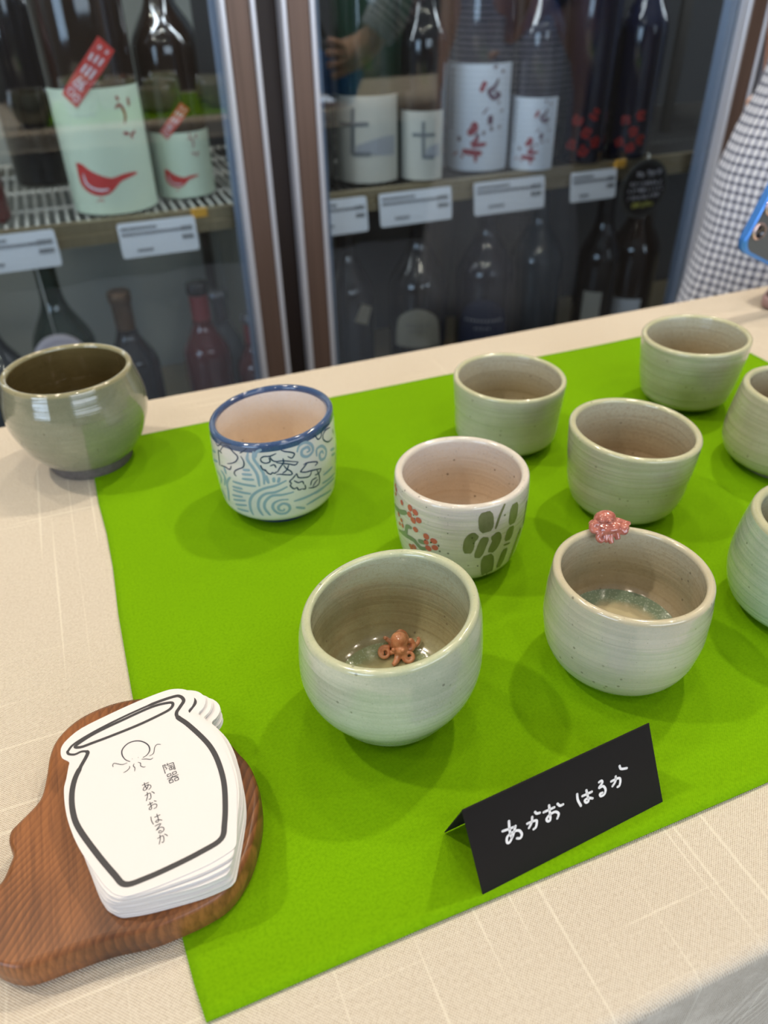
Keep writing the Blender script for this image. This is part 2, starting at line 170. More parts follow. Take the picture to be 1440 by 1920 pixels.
# ---------------------------------------------------------------- materials
class Mat:
    def __init__(s, name, col=(.8, .8, .8, 1), rough=.5, metal=0, spec=.5, coat=0, **kw):
        s.m = bpy.data.materials.new(name); s.m.use_nodes = True; s.t = s.m.node_tree; s.p = s.t.nodes['Principled BSDF']
        s.set('Base Color', col); s.set('Roughness', rough); s.set('Metallic', metal); s.set('Specular IOR Level', spec)
        if coat: s.set('Coat Weight', coat); s.set('Coat Roughness', kw.get('coat_rough', .03))
        s._c = None
    def set(s, k, v): s.p.inputs[k].default_value = v
    def n(s, t, **kw):
        nd = s.t.nodes.new(t)
        for k, v in kw.items():
            if k in nd.inputs: nd.inputs[k].default_value = v
            else: setattr(nd, k, v)
        return nd
    def l(s, a, b): s.t.links.new(a, b)
    def co(s, scale=(1, 1, 1), rot=(0, 0, 0), kind='Object'):
        tc = s.n('ShaderNodeTexCoord'); mp = s.n('ShaderNodeMapping'); mp.inputs['Scale'].default_value = scale; mp.inputs['Rotation'].default_value = rot
        s.l(tc.outputs[kind], mp.inputs['Vector']); return mp.outputs['Vector']
    def noise(s, vec, scale, detail=3, rough=.5, dist=0):
        nd = s.n('ShaderNodeTexNoise'); s.l(vec, nd.inputs['Vector']); nd.inputs['Scale'].default_value = scale; nd.inputs['Detail'].default_value = detail
        nd.inputs['Roughness'].default_value = rough; nd.inputs['Distortion'].default_value = dist; return nd.outputs['Fac']
    def ramp(s, fac, stops, interp='LINEAR'):
        nd = s.n('ShaderNodeValToRGB'); s.l(fac, nd.inputs['Fac']); cr = nd.color_ramp; cr.interpolation = interp
        while len(cr.elements) < len(stops): cr.elements.new(.5)
        for e, (p, c) in zip(cr.elements, stops):
            e.position = p; e.color = c if len(c) == 4 else (*c, 1)
        return nd.outputs['Color']
    def mix(s, fac, a, b, mode='MIX'):
        nd = s.n('ShaderNodeMix'); nd.data_type = 'RGBA'; nd.blend_type = mode
        for i, v in ((0, fac), (6, a), (7, b)):
            if hasattr(v, 'is_output'): s.l(v, nd.inputs[i])
            else: nd.inputs[i].default_value = v
        return nd.outputs[2]
    def math(s, op, a, b=0.0, c=None):
        nd = s.n('ShaderNodeMath'); nd.operation = op
        for i, v in enumerate((a, b) if c is None else (a, b, c)):
            if hasattr(v, 'is_output'): s.l(v, nd.inputs[i])
            else: nd.inputs[i].default_value = v
        return nd.outputs[0]
    def sep(s, v):
        nd = s.n('ShaderNodeSeparateXYZ'); s.l(v, nd.inputs[0]); return nd.outputs
    def bump(s, h, strength, dist, prev=None):
        nd = s.n('ShaderNodeBump'); nd.inputs['Strength'].default_value = strength; nd.inputs['Distance'].default_value = dist; s.l(h, nd.inputs['Height'])
        if prev is not None: s.l(prev, nd.inputs['Normal'])
        return nd.outputs[0]
    def color(s, o): s.l(o, s.p.inputs['Base Color'])
    def normal(s, o): s.l(o, s.p.inputs['Normal'])
BW = ((0, 0, 0, 1), (1, 1, 1, 1))
def plain(name, rgb, rough=.5, **kw): return Mat(name, srgb(*rgb), rough, **kw).m

def weave(name, c_lo, c_hi, pitch, bumpd, slub=None, rough=.9, rot=0, soft=.0, contrast=1.0):
    M = Mat(name, c_hi, rough, spec=.06); v = M.co(rot=(0, 0, rot)); k = 2*PI/pitch
    warp = M.n('ShaderNodeVectorMath'); warp.operation = 'ADD'
    nz = M.n('ShaderNodeTexNoise'); M.l(v, nz.inputs['Vector']); nz.inputs['Scale'].default_value = 60; nz.inputs['Detail'].default_value = 2
    sc = M.n('ShaderNodeVectorMath'); sc.operation = 'SCALE'; M.l(nz.outputs['Color'], sc.inputs[0]); sc.inputs['Scale'].default_value = pitch*.9
    M.l(v, warp.inputs[0]); M.l(sc.outputs[0], warp.inputs[1])
    x, y, z = M.sep(warp.outputs[0])
    sx = M.math('SINE', M.math('MULTIPLY', x, k)); sy = M.math('SINE', M.math('MULTIPLY', y, k))
    h = M.math('MULTIPLY_ADD', M.math('MULTIPLY', sx, sy), .5, .5)
    thr = M.noise(v, 900, 2); h2 = M.math('MULTIPLY_ADD', thr, .5, M.math('MULTIPLY', h, .75))
    col = M.ramp(h2, ((.1, c_lo), (.75, c_hi)))
    if contrast < 1: col = M.mix(1-contrast, col, c_hi)
    big = M.noise(v, 9, 3); col = M.mix(M.math('MULTIPLY', big, .22), col, c_lo)
    if slub:
        for sc_, rt in (((7, 400, 1), 0), ((400, 4, 1), .0)):
            vv = M.co(scale=sc_, rot=(0, 0, rot)); f = M.noise(vv, 1.0, 1, .4)
            f = M.ramp(f, ((.675, BW[0]), (.73, BW[1]))); col = M.mix(M.math('MULTIPLY', f, .7*.6), col, slub)
    M.color(col); M.normal(M.bump(h2, .9, bumpd)); return M.m
linen = weave('cream_linen', srgb(168, 146, 118), srgb(240, 231, 214), .00095, .00040, slub=srgb(252, 244, 224))
green = weave('green_cotton', srgb(70, 118, 0), srgb(132, 184, 10), .00055, .00012, contrast=1.0)

def glaze(name, col, dark, warm, rough=.18, speck=.5, crackle=.5, lines=1.0, spec_col=(70, 60, 45), coat=.6, rimtone=None):
    """iron-flecked stoneware glaze with throwing lines and fine crackle"""
    M = Mat(name, col, rough, coat=coat, coat_rough=.06); v = M.co()
    n1 = M.noise(v, 38, 5, .6); c = M.mix(M.ramp(n1, ((.35, BW[0]), (.7, BW[1]))), col, dark)
    n2 = M.noise(M.co(scale=(1, 1, 2.2)), 17, 3, .5); c = M.mix(M.ramp(n2, ((.45, BW[0]), (.72, (.75, .75, .75, 1)))), c, warm)
    # throwing lines: stretched noise along the turning direction
    tl = M.noise(M.co(scale=(6, 6, 420)), 1.0, 2, .5, .2)
    c = M.mix(M.math('MULTIPLY', M.ramp(tl, ((.42, BW[0]), (.62, BW[1]))), .42*lines), c, dark)
    if rimtone:   # inside shifts in tone towards the lip: glaze variation plus painted-in light
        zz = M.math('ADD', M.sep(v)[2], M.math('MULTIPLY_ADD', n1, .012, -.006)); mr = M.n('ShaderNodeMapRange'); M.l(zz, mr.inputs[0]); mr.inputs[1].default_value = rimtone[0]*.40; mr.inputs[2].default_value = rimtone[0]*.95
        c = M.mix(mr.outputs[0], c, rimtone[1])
    # fine grain
    g = M.noise(v, 1500, 2); c = M.mix(M.math('MULTIPLY', M.ramp(g, ((.4, BW[0]), (.65, BW[1]))), .3), c, warm)
    g2 = M.noise(v, 700, 4, .7); c = M.mix(M.math('MULTIPLY', M.ramp(g2, ((.50, BW[0]), (.66, BW[1]))), .34), c, dark)
    # crackle
    vo = M.n('ShaderNodeTexVoronoi'); vo.feature = 'DISTANCE_TO_EDGE'; M.l(v, vo.inputs['Vector']); vo.inputs['Scale'].default_value = 520
    c = M.mix(M.math('MULTIPLY', M.ramp(vo.outputs['Distance'], ((.0, BW[1]), (.07, BW[0]))), .22*crackle), c, dark)
    # iron specks in two sizes
    for s_, th, q in ((330, .13, speck), (900, .16, speck*.55)):
        w = M.n('ShaderNodeTexVoronoi'); M.l(v, w.inputs['Vector']); w.inputs['Scale'].default_value = s_; w.inputs['Randomness'].default_value = 1
        sp = M.ramp(w.outputs['Distance'], ((th, BW[1]), (th+.10, BW[0])))
        keep = M.ramp(M.sep(w.outputs['Color'])[0], ((.90, BW[0]), (.93, BW[1])))
        c = M.mix(M.math('MULTIPLY', M.math('MULTIPLY', sp, keep), q), c, srgb(*spec_col))
    M.color(c)
    b = M.bump(tl, .5*lines, .0006); b = M.bump(n1, .25, .0004, b); b = M.bump(g, .12, .0001, b); M.normal(b); return M.m
S = srgb
def clay(name, rgb):
    M = Mat(name, S(*rgb), .85); v = M.co(); n = M.noise(v, 400, 4); M.color(M.mix(n, S(*rgb), S(*[int(c*.65) for c in rgb]))); M.normal(M.bump(n, .5, .0004)); return M.m

def wood(name, lo, hi, rot, scale=1.0):
    M = Mat(name, hi, .42, spec=.4, coat=.15, coat_rough=.25)
    v = M.co(rot=(0, 0, rot))
    nz = M.n('ShaderNodeTexNoise'); M.l(v, nz.inputs['Vector']); nz.inputs['Scale'].default_value = 13; nz.inputs['Detail'].default_value = 2
    sc = M.n('ShaderNodeVectorMath'); sc.operation = 'SCALE'; M.l(nz.outputs['Color'], sc.inputs[0]); sc.inputs['Scale'].default_value = .024
    ad = M.n('ShaderNodeVectorMath'); M.l(v, ad.inputs[0]); M.l(sc.outputs[0], ad.inputs[1]); v = ad.outputs[0]
    wv = M.n('ShaderNodeTexWave'); wv.wave_type = 'BANDS'; wv.bands_direction = 'X'; wv.wave_profile = 'SAW'
    M.l(v, wv.inputs['Vector']); wv.inputs['Scale'].default_value = 62*scale; wv.inputs['Distortion'].default_value = 1.6; wv.inputs['Detail'].default_value = 2
    wv.inputs['Detail Scale'].default_value = .35; wv.inputs['Detail Roughness'].default_value = .45
    fade = M.ramp(M.noise(M.co(rot=(0, 0, rot), scale=(1, .35, 1)), 34, 2), ((.36, (.12, .12, .12, 1)), (.62, (.72, .72, .72, 1))))
    c = M.mix(M.math('MULTIPLY', M.ramp(wv.outputs['Fac'], ((.1, BW[0]), (.85, BW[1]), (1, BW[0]))), fade), hi, lo)
    blot = M.noise(M.co(rot=(0, 0, rot), scale=(1, .5, 1)), 26, 3, .5); c = M.mix(M.ramp(blot, ((.48, BW[0]), (.75, BW[1]))), c, lo)
    fib = M.noise(M.co(rot=(0, 0, rot), scale=(900, 45, 300)), 1, 3); c = M.mix(M.math('MULTIPLY', M.ramp(fib, ((.35, BW[1]), (.6, BW[0]))), .35), c, lo)
    M.color(c); M.normal(M.bump(wv.outputs['Fac'], .25, .0003)); return M.m
board_wood = wood('oiled_cedar', S(58, 30, 15), S(156, 98, 54), R(41.5), 2.3)

paper = plain('white_card', (232, 228, 226), .6)
ink = plain('grey_black_ink', (62, 60, 62), .6)
pen_ink = plain('fine_black_ink', (50, 48, 62), .6)
black_card = Mat('black_card_stock', S(27, 24, 23), .8, spec=.25); black_card.normal(black_card.bump(black_card.noise(black_card.co(), 1500, 2), .3, .0001)); black_card = black_card.m
white_pen = plain('white_paint_pen', (250, 248, 246), .5)

def brushed(name, rgb, metal=.9, rough=.32, streak=.25):
    M = Mat(name, S(*rgb), rough, metal=metal); n = M.noise(M.co(scale=(260, 260, 3)), 1, 3)
    M.color(M.mix(n, S(*rgb), S(*[int(c*(1-streak)) for c in rgb]))); return M.m
bronze = brushed('brown_woodgrain_frame', (134, 108, 94), .35, .38, .35)
silver = brushed('silver_frame_edge', (240, 242, 250), .45, .3, .08)
darkrev = plain('dark_brown_reveal', (44, 28, 18), .5)
gasket = plain('pale_door_gasket', (126, 142, 166), .4)
cabgrey = plain('grey_cabinet_lining', (150, 154, 148), .5); cabblack = plain('charcoal_cabinet_lining', (52, 54, 58), .5)
cabdark = plain('dark_cabinet_shell', (58, 56, 54), .6)
rodm = plain('shelf_wire_white', (215, 214, 205), .35)
rodd = plain('shelf_wire_dark', (74, 74, 74), .4)
railm = brushed('champagne_shelf_rail', (176, 160, 128), .6, .35, .15)
tagm = Mat('price_card_plastic', S(226, 230, 236), .25, coat=.3).m
tagink = plain('price_card_print', (120, 122, 128), .5)
tagdark = plain('price_card_barcode', (92, 94, 98), .5)

def pane_mat():
    m = bpy.data.materials.new('door_glass'); m.use_nodes = True; t = m.node_tree; t.nodes.clear()
    out = t.nodes.new('ShaderNodeOutputMaterial'); mx = t.nodes.new('ShaderNodeMixShader'); tr = t.nodes.new('ShaderNodeBsdfTransparent'); gl = t.nodes.new('ShaderNodeBsdfGlossy')
    ge = t.nodes.new('ShaderNodeNewGeometry'); dt = t.nodes.new('ShaderNodeVectorMath'); dt.operation = 'DOT_PRODUCT'; t.links.new(ge.outputs['Incoming'], dt.inputs[0]); t.links.new(ge.outputs['Normal'], dt.inputs[1])
    def mth(op, a, b):
        q = t.nodes.new('ShaderNodeMath'); q.operation = op
        for i, v in enumerate((a, b)):
            if v is None: continue
            if hasattr(v, 'is_output'): t.links.new(v, q.inputs[i])
            else: q.inputs[i].default_value = v
        return q
    ab = mth('ABSOLUTE', dt.outputs['Value'], None); om = mth('SUBTRACT', 1.0, ab.outputs[0]); pw = mth('POWER', om.outputs[0], 5.0); fr = mth('MULTIPLY_ADD', pw.outputs[0], .96); fr.inputs[2].default_value = .04
    mu = t.nodes.new('ShaderNodeMath'); mu.operation = 'MULTIPLY'; mu.use_clamp = True
    mu.inputs[1].default_value = 1.9; tr.inputs[0].default_value = (.93, .96, .97, 1); gl.inputs[0].default_value = (1, 1, 1, 1); gl.inputs['Roughness'].default_value = .012
    t.links.new(fr.outputs[0], mu.inputs[0]); t.links.new(mu.outputs[0], mx.inputs[0]); t.links.new(tr.outputs[0], mx.inputs[1]); t.links.new(gl.outputs[0], mx.inputs[2]); t.links.new(mx.outputs[0], out.inputs[0])
    return m
pane_m = pane_mat()
# ================================================================ the room
room = []
def struct(o): o['kind'] = 'structure'; return o
X0, X1, Y0, Y1, ZC = -2.6, 3.4, -2.8, 1.95, 1.82
fl = Mat('grey_shop_floor', S(70, 64, 60), .45); fl.color(fl.mix(fl.noise(fl.co(), 6, 4), S(76, 70, 64), S(58, 54, 52))); fl = fl.m
wl = Mat('taupe_plaster', S(120, 112, 102), .9); wl.normal(wl.bump(wl.noise(wl.co(), 120, 3), .2, .001)); wl = wl.m
cl = plain('ceiling_paint', (196, 192, 184), .9)
struct(MB().box(X0-.1, X1+.1, Y0-.1, Y1+.1, -TZ-.08, -TZ).build('floor', fl))
struct(MB().box(X0-.1, X1+.1, Y0-.1, Y1+.1, ZC, ZC+.08).build('ceiling', cl))
struct(MB().box(X0-.1, X1+.1, Y1, Y1+.1, -TZ, ZC).build('wall_back', wl))
struct(MB().box(X1, X1+.1, Y0, Y1, -TZ, ZC).build('wall_right', wl))
# left wall with a window opening, front wall with the shop window
w = MB(); w.box(X0-.1, X0, Y0, -1.9, -TZ, ZC); w.box(X0-.1, X0, -.5, Y1, -TZ, ZC); w.box(X0-.1, X0, -1.9, -.5, -TZ, -.1); w.box(X0-.1, X0, -1.9, -.5, 1.2, ZC)
struct(w.build('wall_left', wl))
w = MB(); w.box(X0, -.4, Y0-.1, Y0, -TZ, ZC); w.box(2.2, X1, Y0-.1, Y0, -TZ, ZC); w.box(-.4, 2.2, Y0-.1, Y0, -TZ, .15); w.box(-.4, 2.2, Y0-.1, Y0, 1.4, ZC)
struct(w.build('wall_front', wl))
def window(name, horiz, a0, a1, z0, z1, p):
    fr = MB(); g = MB(); t = .035
    def bx(m, u0, u1, v0, v1, d0, d1):
        m.box(*((u0, u1, p+d0, p+d1) if horiz else (p+d0, p+d1, u0, u1)), v0, v1)
    for u0, u1 in ((a0, a0+t), (a1-t, a1), ((a0+a1)/2-t/2, (a0+a1)/2+t/2)): bx(fr, u0, u1, z0, z1, -.03, .03)
    for v0, v1 in ((z0, z0+t), (z1-t, z1)): bx(fr, a0+t, a1-t, v0, v1, -.028, .028)
    f = struct(fr.build(name, plain('dark_window_frame', (60, 56, 52), .4)))
    bx(g, a0+t, a1-t, z0+t, z1-t, -.003, .003); g.build('glass_pane', pane_m, f)
window('window_1', False, -1.9, -.5, -.1, 1.2, X0-.05)
window('window_2', True, -.4, 2.2, .15, 1.4, Y0-.05)
tr = plain('baseboard_paint', (120, 110, 98), .5)
for nm, a in (('baseboard_left', (X0, X0+.012, Y0, Y1)), ('baseboard_right', (X1-.012, X1, Y0, Y1)), ('baseboard_front', (X0+.012, X1-.012, Y0, Y0+.012)), ('baseboard_back', (X0+.012, X1-.012, Y1-.012, Y1))):
    struct(MB().box(*a, -TZ, -TZ+.07).build(nm, tr))
# ceiling downlights
lampm = Mat('lamp_diffuser', (1, 1, 1, 1)); lampm.set('Emission Color', (1, .86, .68, 1)); lampm.set('Emission Strength', 18); lampm = lampm.m
lwhite = plain('lamp_housing_white', (230, 228, 224), .4)
for i, (x, y, pw) in enumerate(LAMPS):
    L = thing('ceiling_light', (x, y, ZC), 'round recessed warm downlight in the ceiling over the table', 'lamp', 'recessed ceiling downlights')
    MB().lathe([(.055, 0), (.062, -.004), (.058, -.008), (.048, -.008), (.046, -.001)], n=28, cap=False).build('trim_ring', lwhite, L, True)
    MB().lathe([(.046, -.0005), (.0455, -.003)], n=28).build('diffuser', lampm, L)
    ld = bpy.data.lights.new('downlight_beam', 'AREA'); ld.shape = 'DISK'; ld.size = .085; ld.energy = pw; ld.color = (1, .88, .72)
    lo = bpy.data.objects.new('downlight_beam', ld); COL.objects.link(lo); lo.parent = L; lo.location = (0, 0, -.012)

# ================================================================ table, cloth, runner
T = thing('table', (0, 0, 0), 'long folding table under the cream cloth carrying the pottery', 'table')
TX0, TX1, TY0, TY1 = -.75, 1.05, .0592, .502
MB().box(TX0+.01, TX1-.01, TY0+.006, TY1-.006, -.026, -.004, .01).build('tabletop', plain('table_laminate', (180, 170, 155), .5), T)
legm = brushed('table_leg_steel', (120, 120, 124))
for x in (TX0+.08, TX1-.08):
    for y in (TY0+.05, TY1-.05): MB().tube([(x, y, -.026), (x, y, -TZ)], .012, 12).build('leg', legm, T)
# cloth: one continuous sheet over the top and down all four sides, with soft folds in the drop
def cloth_sheet():
    rad = .0045; drop = .42
    def edge(s):  # distance s outwards from the start of the rounded edge -> (offset, z)
        if s <= 0: return s, 0.0
        a = s/rad
        if a < PI/2: return rad*math.sin(a), -rad*(1-math.cos(a))
        return rad, -rad-(s-rad*PI/2)
    out = [0, .0015, .003, .0045, .006, .0071, .012, .03, .06, .1, .15, .2, .26, .32, .38, drop]
    xs = [TX0+rad-o for o in reversed(out)]+[TX0+rad+(TX1-TX0-2*rad)*i/60 for i in range(1, 60)]+[TX1-rad+o for o in out]
    ys = [TY0+rad-o for o in reversed(out)]+[TY0+rad+(TY1-TY0-2*rad)*i/24 for i in range(1, 24)]+[TY1-rad+o for o in out]
    vs = []
    for x in xs:
        for y in ys:
            ox = max(TX0+rad-x, x-(TX1-rad), 0); oy = max(TY0+rad-y, y-(TY1-rad), 0)
            sx = -1 if x < 0 else 1; sy = -1 if y < .25 else 1
            ex, zx = edge(ox); ey, zy = edge(oy)
            if sy > 0 and zy < -.03: zy = -.03
            px = (min(max(x, TX0+rad), TX1-rad))+sx*ex; py = (min(max(y, TY0+rad), TY1-rad))+sy*ey
            z = min(zx, zy) if ox*oy == 0 else -max(-zx, -zy)
            d = min(max(-z-.02, 0)/.3, 1)
            if oy > 0 and oy >= ox: py += sy*d*.012*(math.sin(x*26)+.5*math.sin(x*57+1))
            if ox > 0 and ox > oy: px += sx*d*.012*math.sin(y*30)
            vs.append((px, py, z-.0012))
    ny = len(ys); fs = [(i*ny+j, (i+1)*ny+j, (i+1)*ny+j+1, i*ny+j+1) for i in range(len(xs)-1) for j in range(ny-1)]
    return mesh('tablecloth', vs, fs)
o = obj('tablecloth', cloth_sheet(), linen, smooth=True); tag(o, 'cream coarse-weave linen tablecloth covering the whole table', 'tablecloth')
md = o.modifiers.new('thick', 'SOLIDIFY'); md.thickness = .0009; md.offset = -1
# green runner with a wavy left edge and a stitched front hem
LE = [(.1035, -.0168), (.115, -.0182), (.127, -.0190), (.18, -.0208), (.234, -.0216), (.285, -.0217), (.32, -.0206), (.3506, -.0207), (.38, -.0222), (.4065, -.0222), (.43, -.0218), (.4495, -.0205)]
def lerp_tab(T_, y):
    for (a, va), (b, vb) in zip(T_, T_[1:]):
        if y <= b: return va+(vb-va)*max(0, (y-a)/(b-a))
    return T_[-1][1]
def runner():
    vs = []; NX, NY = 110, 90
    for i in range(NX+1):
        for j in range(NY+1):
            y = .1037+(.4495-.1037)*j/NY; xl = lerp_tab(LE, y); xr = .4455; x = xl+(xr-xl)*i/NX
            yy = y+(.0012*math.sin(x*34) if j in (0,) else 0)*.2
            z = .00022*(math.sin(x*70+y*40)+math.sin(y*95-x*22))*.5+.0001
            e = min(i/NX, 1-i/NX)*8
            if j <= 2: z += .0004
            if j == 3: z -= .0001
            vs.append((x, yy, z-.0001))
    fs = [(i*(NY+1)+j, (i+1)*(NY+1)+j, (i+1)*(NY+1)+j+1, i*(NY+1)+j+1) for i in range(NX) for j in range(NY)]
    return mesh('table_runner', vs, fs)
o = obj('table_runner', runner(), green, smooth=True); tag(o, 'bright green cotton cloth laid over the cream tablecloth under the cups', 'cloth')
md = o.modifiers.new('thick', 'SOLIDIFY'); md.thickness = .0009; md.offset = -1

# ================================================================ cups
def cup(name, label, cat, c, h, r, tilt, mats, lip=.0032, foot=None, wall=.0042, base=.0105, group=None, rim_w=.0, round_in=.013, wob=0):
    """turned cup: r = outer radii at equal heights from 0 to h; mats = outer, inner, rim, foot"""
    t = thing(name, (c[0], c[1], 0), label, cat, group)
    nr = len(r)-1
    def ro(z):
        x = min(max(z/h, 0), 1)*nr; i = min(int(x), nr-1); f = x-i
        g = lambda j: r[min(max(j, 0), nr)]
        return crm(g(i-1), g(i), g(i+1), g(i+2), f)
    n = 96
    def place(rad, z, a):
        k = 1+wob*.006*math.sin(2*a+1)*(z/h)
        x, y = rad*k*math.cos(a), rad*k*math.sin(a)
        s = 1+(tilt[0]*x+tilt[1]*y)/h
        return (x, y, z*s)
    z0 = foot[1] if foot else 0.0
    prof = []                                       # (radius, z, material)
    prof.append((0.0001, z0+.0006, 3)); prof.append(((foot[0] if foot else ro(0))-.003, z0+.0006, 3))
    if foot: prof.append((foot[0]-.0005, z0, 3)); prof.append((ro(z0)-.0006, z0+.0001, 0))
    else: prof.append((ro(0)-.0012, .0, 3)); prof.append((ro(0.0006)-.0003, .0004, 3))
    zt = h-lip*.5
    for i in range(40): prof.append((ro(z0+.0008+(zt-z0-.0008)*i/39), z0+.0008+(zt-z0-.0008)*i/39, 2 if rim_w and z0+(zt-z0)*i/39 > h-rim_w else 0))
    rt_ = ro(zt)
    for i in range(1, 9): a = PI*i/8; prof.append((rt_-lip/2+lip/2*math.cos(a), zt+lip/2*math.sin(a), 2))
    bz = base; Rb = round_in
    for i in range(1, 41):
        z = zt+(bz-zt)*(i/40)
        th = lip+(wall-lip)*min(1, i/10); rr = min(ro(z), rt_+.01)-th
        if z < bz+Rb:
            q = (bz+Rb-z)/Rb; rf = ro(bz+Rb)-th; rr = min(rr, rf-Rb+Rb*math.sqrt(max(0, 1-q*q)))
        prof.append((rr, z, 2 if rim_w and z > h-lip*.9 else 1))
    last = prof[-1][0]
    for q in (.8, .55, .3, .02): prof.append((last*q, bz-.0006*(1-q), 1))
    vs = []; fs = []; mi = []
    for rad, z, m in prof: vs += [place(rad, z, 2*PI*i/n) for i in range(n)]
    for j in range(len(prof)-1):
        for i in range(n): fs.append((j*n+i, j*n+(i+1) % n, (j+1)*n+(i+1) % n, (j+1)*n+i)); mi.append(prof[j+1][2])
    me = mesh('cup_body', vs, fs, mi); obj('body', me, list(mats), t, True)
    if foot:
        fr, fh = foot[:2]; m = MB().lathe([(fr-.0035, fh+.0005), (fr-.0035, .0006), (fr-.0028, 0), (fr-.0006, 0), (fr, .0006), (fr-.0002, fh*.6), (fr-.0008, fh+.001)], n=64, cap=False)
        m.build('foot_ring', mats[3], t, True)
    def surf(off=.00012):
        def f(deg, zmm):
            z = zmm/1000; return place(ro(z)+off, z, R(deg))
        return f
    return t, surf, ro, place
def surf_mm(sf, r_ref):
    """arc length in mm and height in mm -> the surface"""
    return lambda s, z: sf(s/1000/r_ref*180/PI, z)
def strokes_on(name, lst, w, sf, r_ref, mat, parent, taper=True):
    vs, fs = [], []; k = R(1)*r_ref*1000
    g = lambda s, z: sf(s/k, z)
    for st in lst:
        ww = w
        if len(st) == 2 and isinstance(st[1], (int, float)): st, ww = st[0], st[1]
        ribbon([(a*k, z) for a, z in st], ww, g, taper=taper, vs=vs, fs=fs)
    return obj(name, mesh(name, vs, fs), mat, parent, True)

brown_foot = clay('bare_brown_clay', (150, 104, 78)); grey_foot = clay('bare_grey_clay', (150, 140, 128))
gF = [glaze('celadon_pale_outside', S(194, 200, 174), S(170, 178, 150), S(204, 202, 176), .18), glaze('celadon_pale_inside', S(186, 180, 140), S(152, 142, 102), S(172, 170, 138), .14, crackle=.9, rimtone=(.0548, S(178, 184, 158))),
      glaze('celadon_pale_lip', S(196, 200, 166), S(176, 184, 148), S(206, 202, 168), .15, lines=0), brown_foot]
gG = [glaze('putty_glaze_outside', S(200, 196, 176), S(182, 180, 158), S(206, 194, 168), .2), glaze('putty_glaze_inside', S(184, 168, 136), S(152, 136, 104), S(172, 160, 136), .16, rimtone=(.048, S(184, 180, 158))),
      glaze('putty_glaze_lip', S(204, 196, 168), S(186, 180, 150), S(208, 192, 160), .15, lines=0), clay('bare_putty_clay', (176, 160, 136))]
def celadon(nm, a, b, wm, ins, insd):
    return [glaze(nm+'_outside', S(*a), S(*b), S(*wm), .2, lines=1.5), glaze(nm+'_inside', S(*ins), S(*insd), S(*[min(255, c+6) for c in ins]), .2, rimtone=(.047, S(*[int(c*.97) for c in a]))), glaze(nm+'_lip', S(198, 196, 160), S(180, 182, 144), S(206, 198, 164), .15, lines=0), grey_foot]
gA = celadon('celadon_ash', (192, 190, 172), (172, 170, 150), (188, 180, 158), (164, 152, 120), (136, 122, 92))
gB = celadon('celadon_mottled', (190, 192, 172), (164, 164, 138), (190, 178, 152), (168, 150, 118), (138, 122, 90))
gC = celadon('celadon_olive', (186, 185, 162), (168, 164, 136), (186, 176, 148), (168, 148, 118), (136, 118, 90))
gI = celadon('celadon_sand', (188, 186, 158), (166, 164, 134), (190, 178, 150), (166, 150, 122), (136, 120, 94))
gJ = celadon('celadon_frost', (188, 200, 178), (154, 174, 150), (190, 192, 168), (170, 160, 128), (138, 126, 96))
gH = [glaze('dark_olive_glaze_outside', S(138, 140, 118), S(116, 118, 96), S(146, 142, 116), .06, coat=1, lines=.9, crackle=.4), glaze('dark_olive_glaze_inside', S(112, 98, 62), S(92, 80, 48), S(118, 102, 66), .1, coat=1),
      glaze('dark_olive_glaze_lip', S(156, 150, 116), S(138, 134, 102), S(160, 152, 118), .08, lines=0, coat=1), clay('bare_grey_brown_clay', (118, 110, 104))]
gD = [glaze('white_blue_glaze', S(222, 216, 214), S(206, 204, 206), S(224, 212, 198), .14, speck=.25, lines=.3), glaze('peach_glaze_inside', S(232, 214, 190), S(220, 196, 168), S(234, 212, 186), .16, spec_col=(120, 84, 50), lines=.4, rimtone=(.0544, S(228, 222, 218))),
      glaze('cobalt_rim', S(62, 84, 120), S(44, 62, 104), S(86, 110, 140), .1, speck=0, lines=0, crackle=0), glaze('cobalt_foot', S(28, 40, 88), S(20, 30, 70), S(40, 54, 104), .3, speck=0, lines=0, crackle=0)]
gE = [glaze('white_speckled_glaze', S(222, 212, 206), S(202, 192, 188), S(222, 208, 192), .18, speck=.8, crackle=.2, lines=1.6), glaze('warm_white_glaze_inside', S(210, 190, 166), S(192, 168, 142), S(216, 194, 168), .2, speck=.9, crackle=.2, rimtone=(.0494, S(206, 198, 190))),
      glaze('warm_white_lip', S(222, 214, 200), S(208, 200, 186), S(226, 216, 200), .14, lines=0), clay('bare_pale_clay', (186, 174, 154))]

cF, sF, rF, pF = cup('octopus_bowl', 'pale celadon bowl with a brown octopus sitting inside on its bottom, nearest the front', 'bowl', (.0734, .1868), .0548, [.0172, .0240, .0283, .0320, .0338, .0340, .0336, .0330, .0315], (.129, -.032), gF, .0036, (.0158, .0030), .0048, .0125, wob=1)
cG, sG, rG, pG = cup('octopus_rim_bowl', 'putty-grey speckled bowl with a pink octopus clinging to its rim', 'bowl', (.1703, .1752), .0480, [.0195, .0265, .0298, .0311, .0319, .0318, .0317, .0311, .0305], (-.028, -.018), gG, .0034, None, .0044, .0140, wob=1)
cD, sD, rD, pD = cup('wave_cup', 'white cup painted with blue waves and shells, dark blue rim', 'cup', (.0720, .3445), .0544, D_R, (.071, -.011), gD, .0034, (.0216, .0042), .0040, .0090, rim_w=.0030)
cE, sE, rE, pE = cup('plum_bamboo_cup', 'speckled white cup painted with red plum blossom and green bamboo', 'cup', (.1412, .2647), .0494, E_R, (.009, -.003), gE, .0038, None, .0046, .0080)
cA, sA, rA, pA = cup('celadon_cup', 'plain grey-green cup behind the plum blossom cup', 'cup', (.2171, .3533), .0430, [.0211, .0291, .0307, .0311, .0313, .0319, .0323, .0327, .0328], (-.017, .009), gA, .0030, (.0185, .0018), .0040, .0080, 'plain grey-green cups')
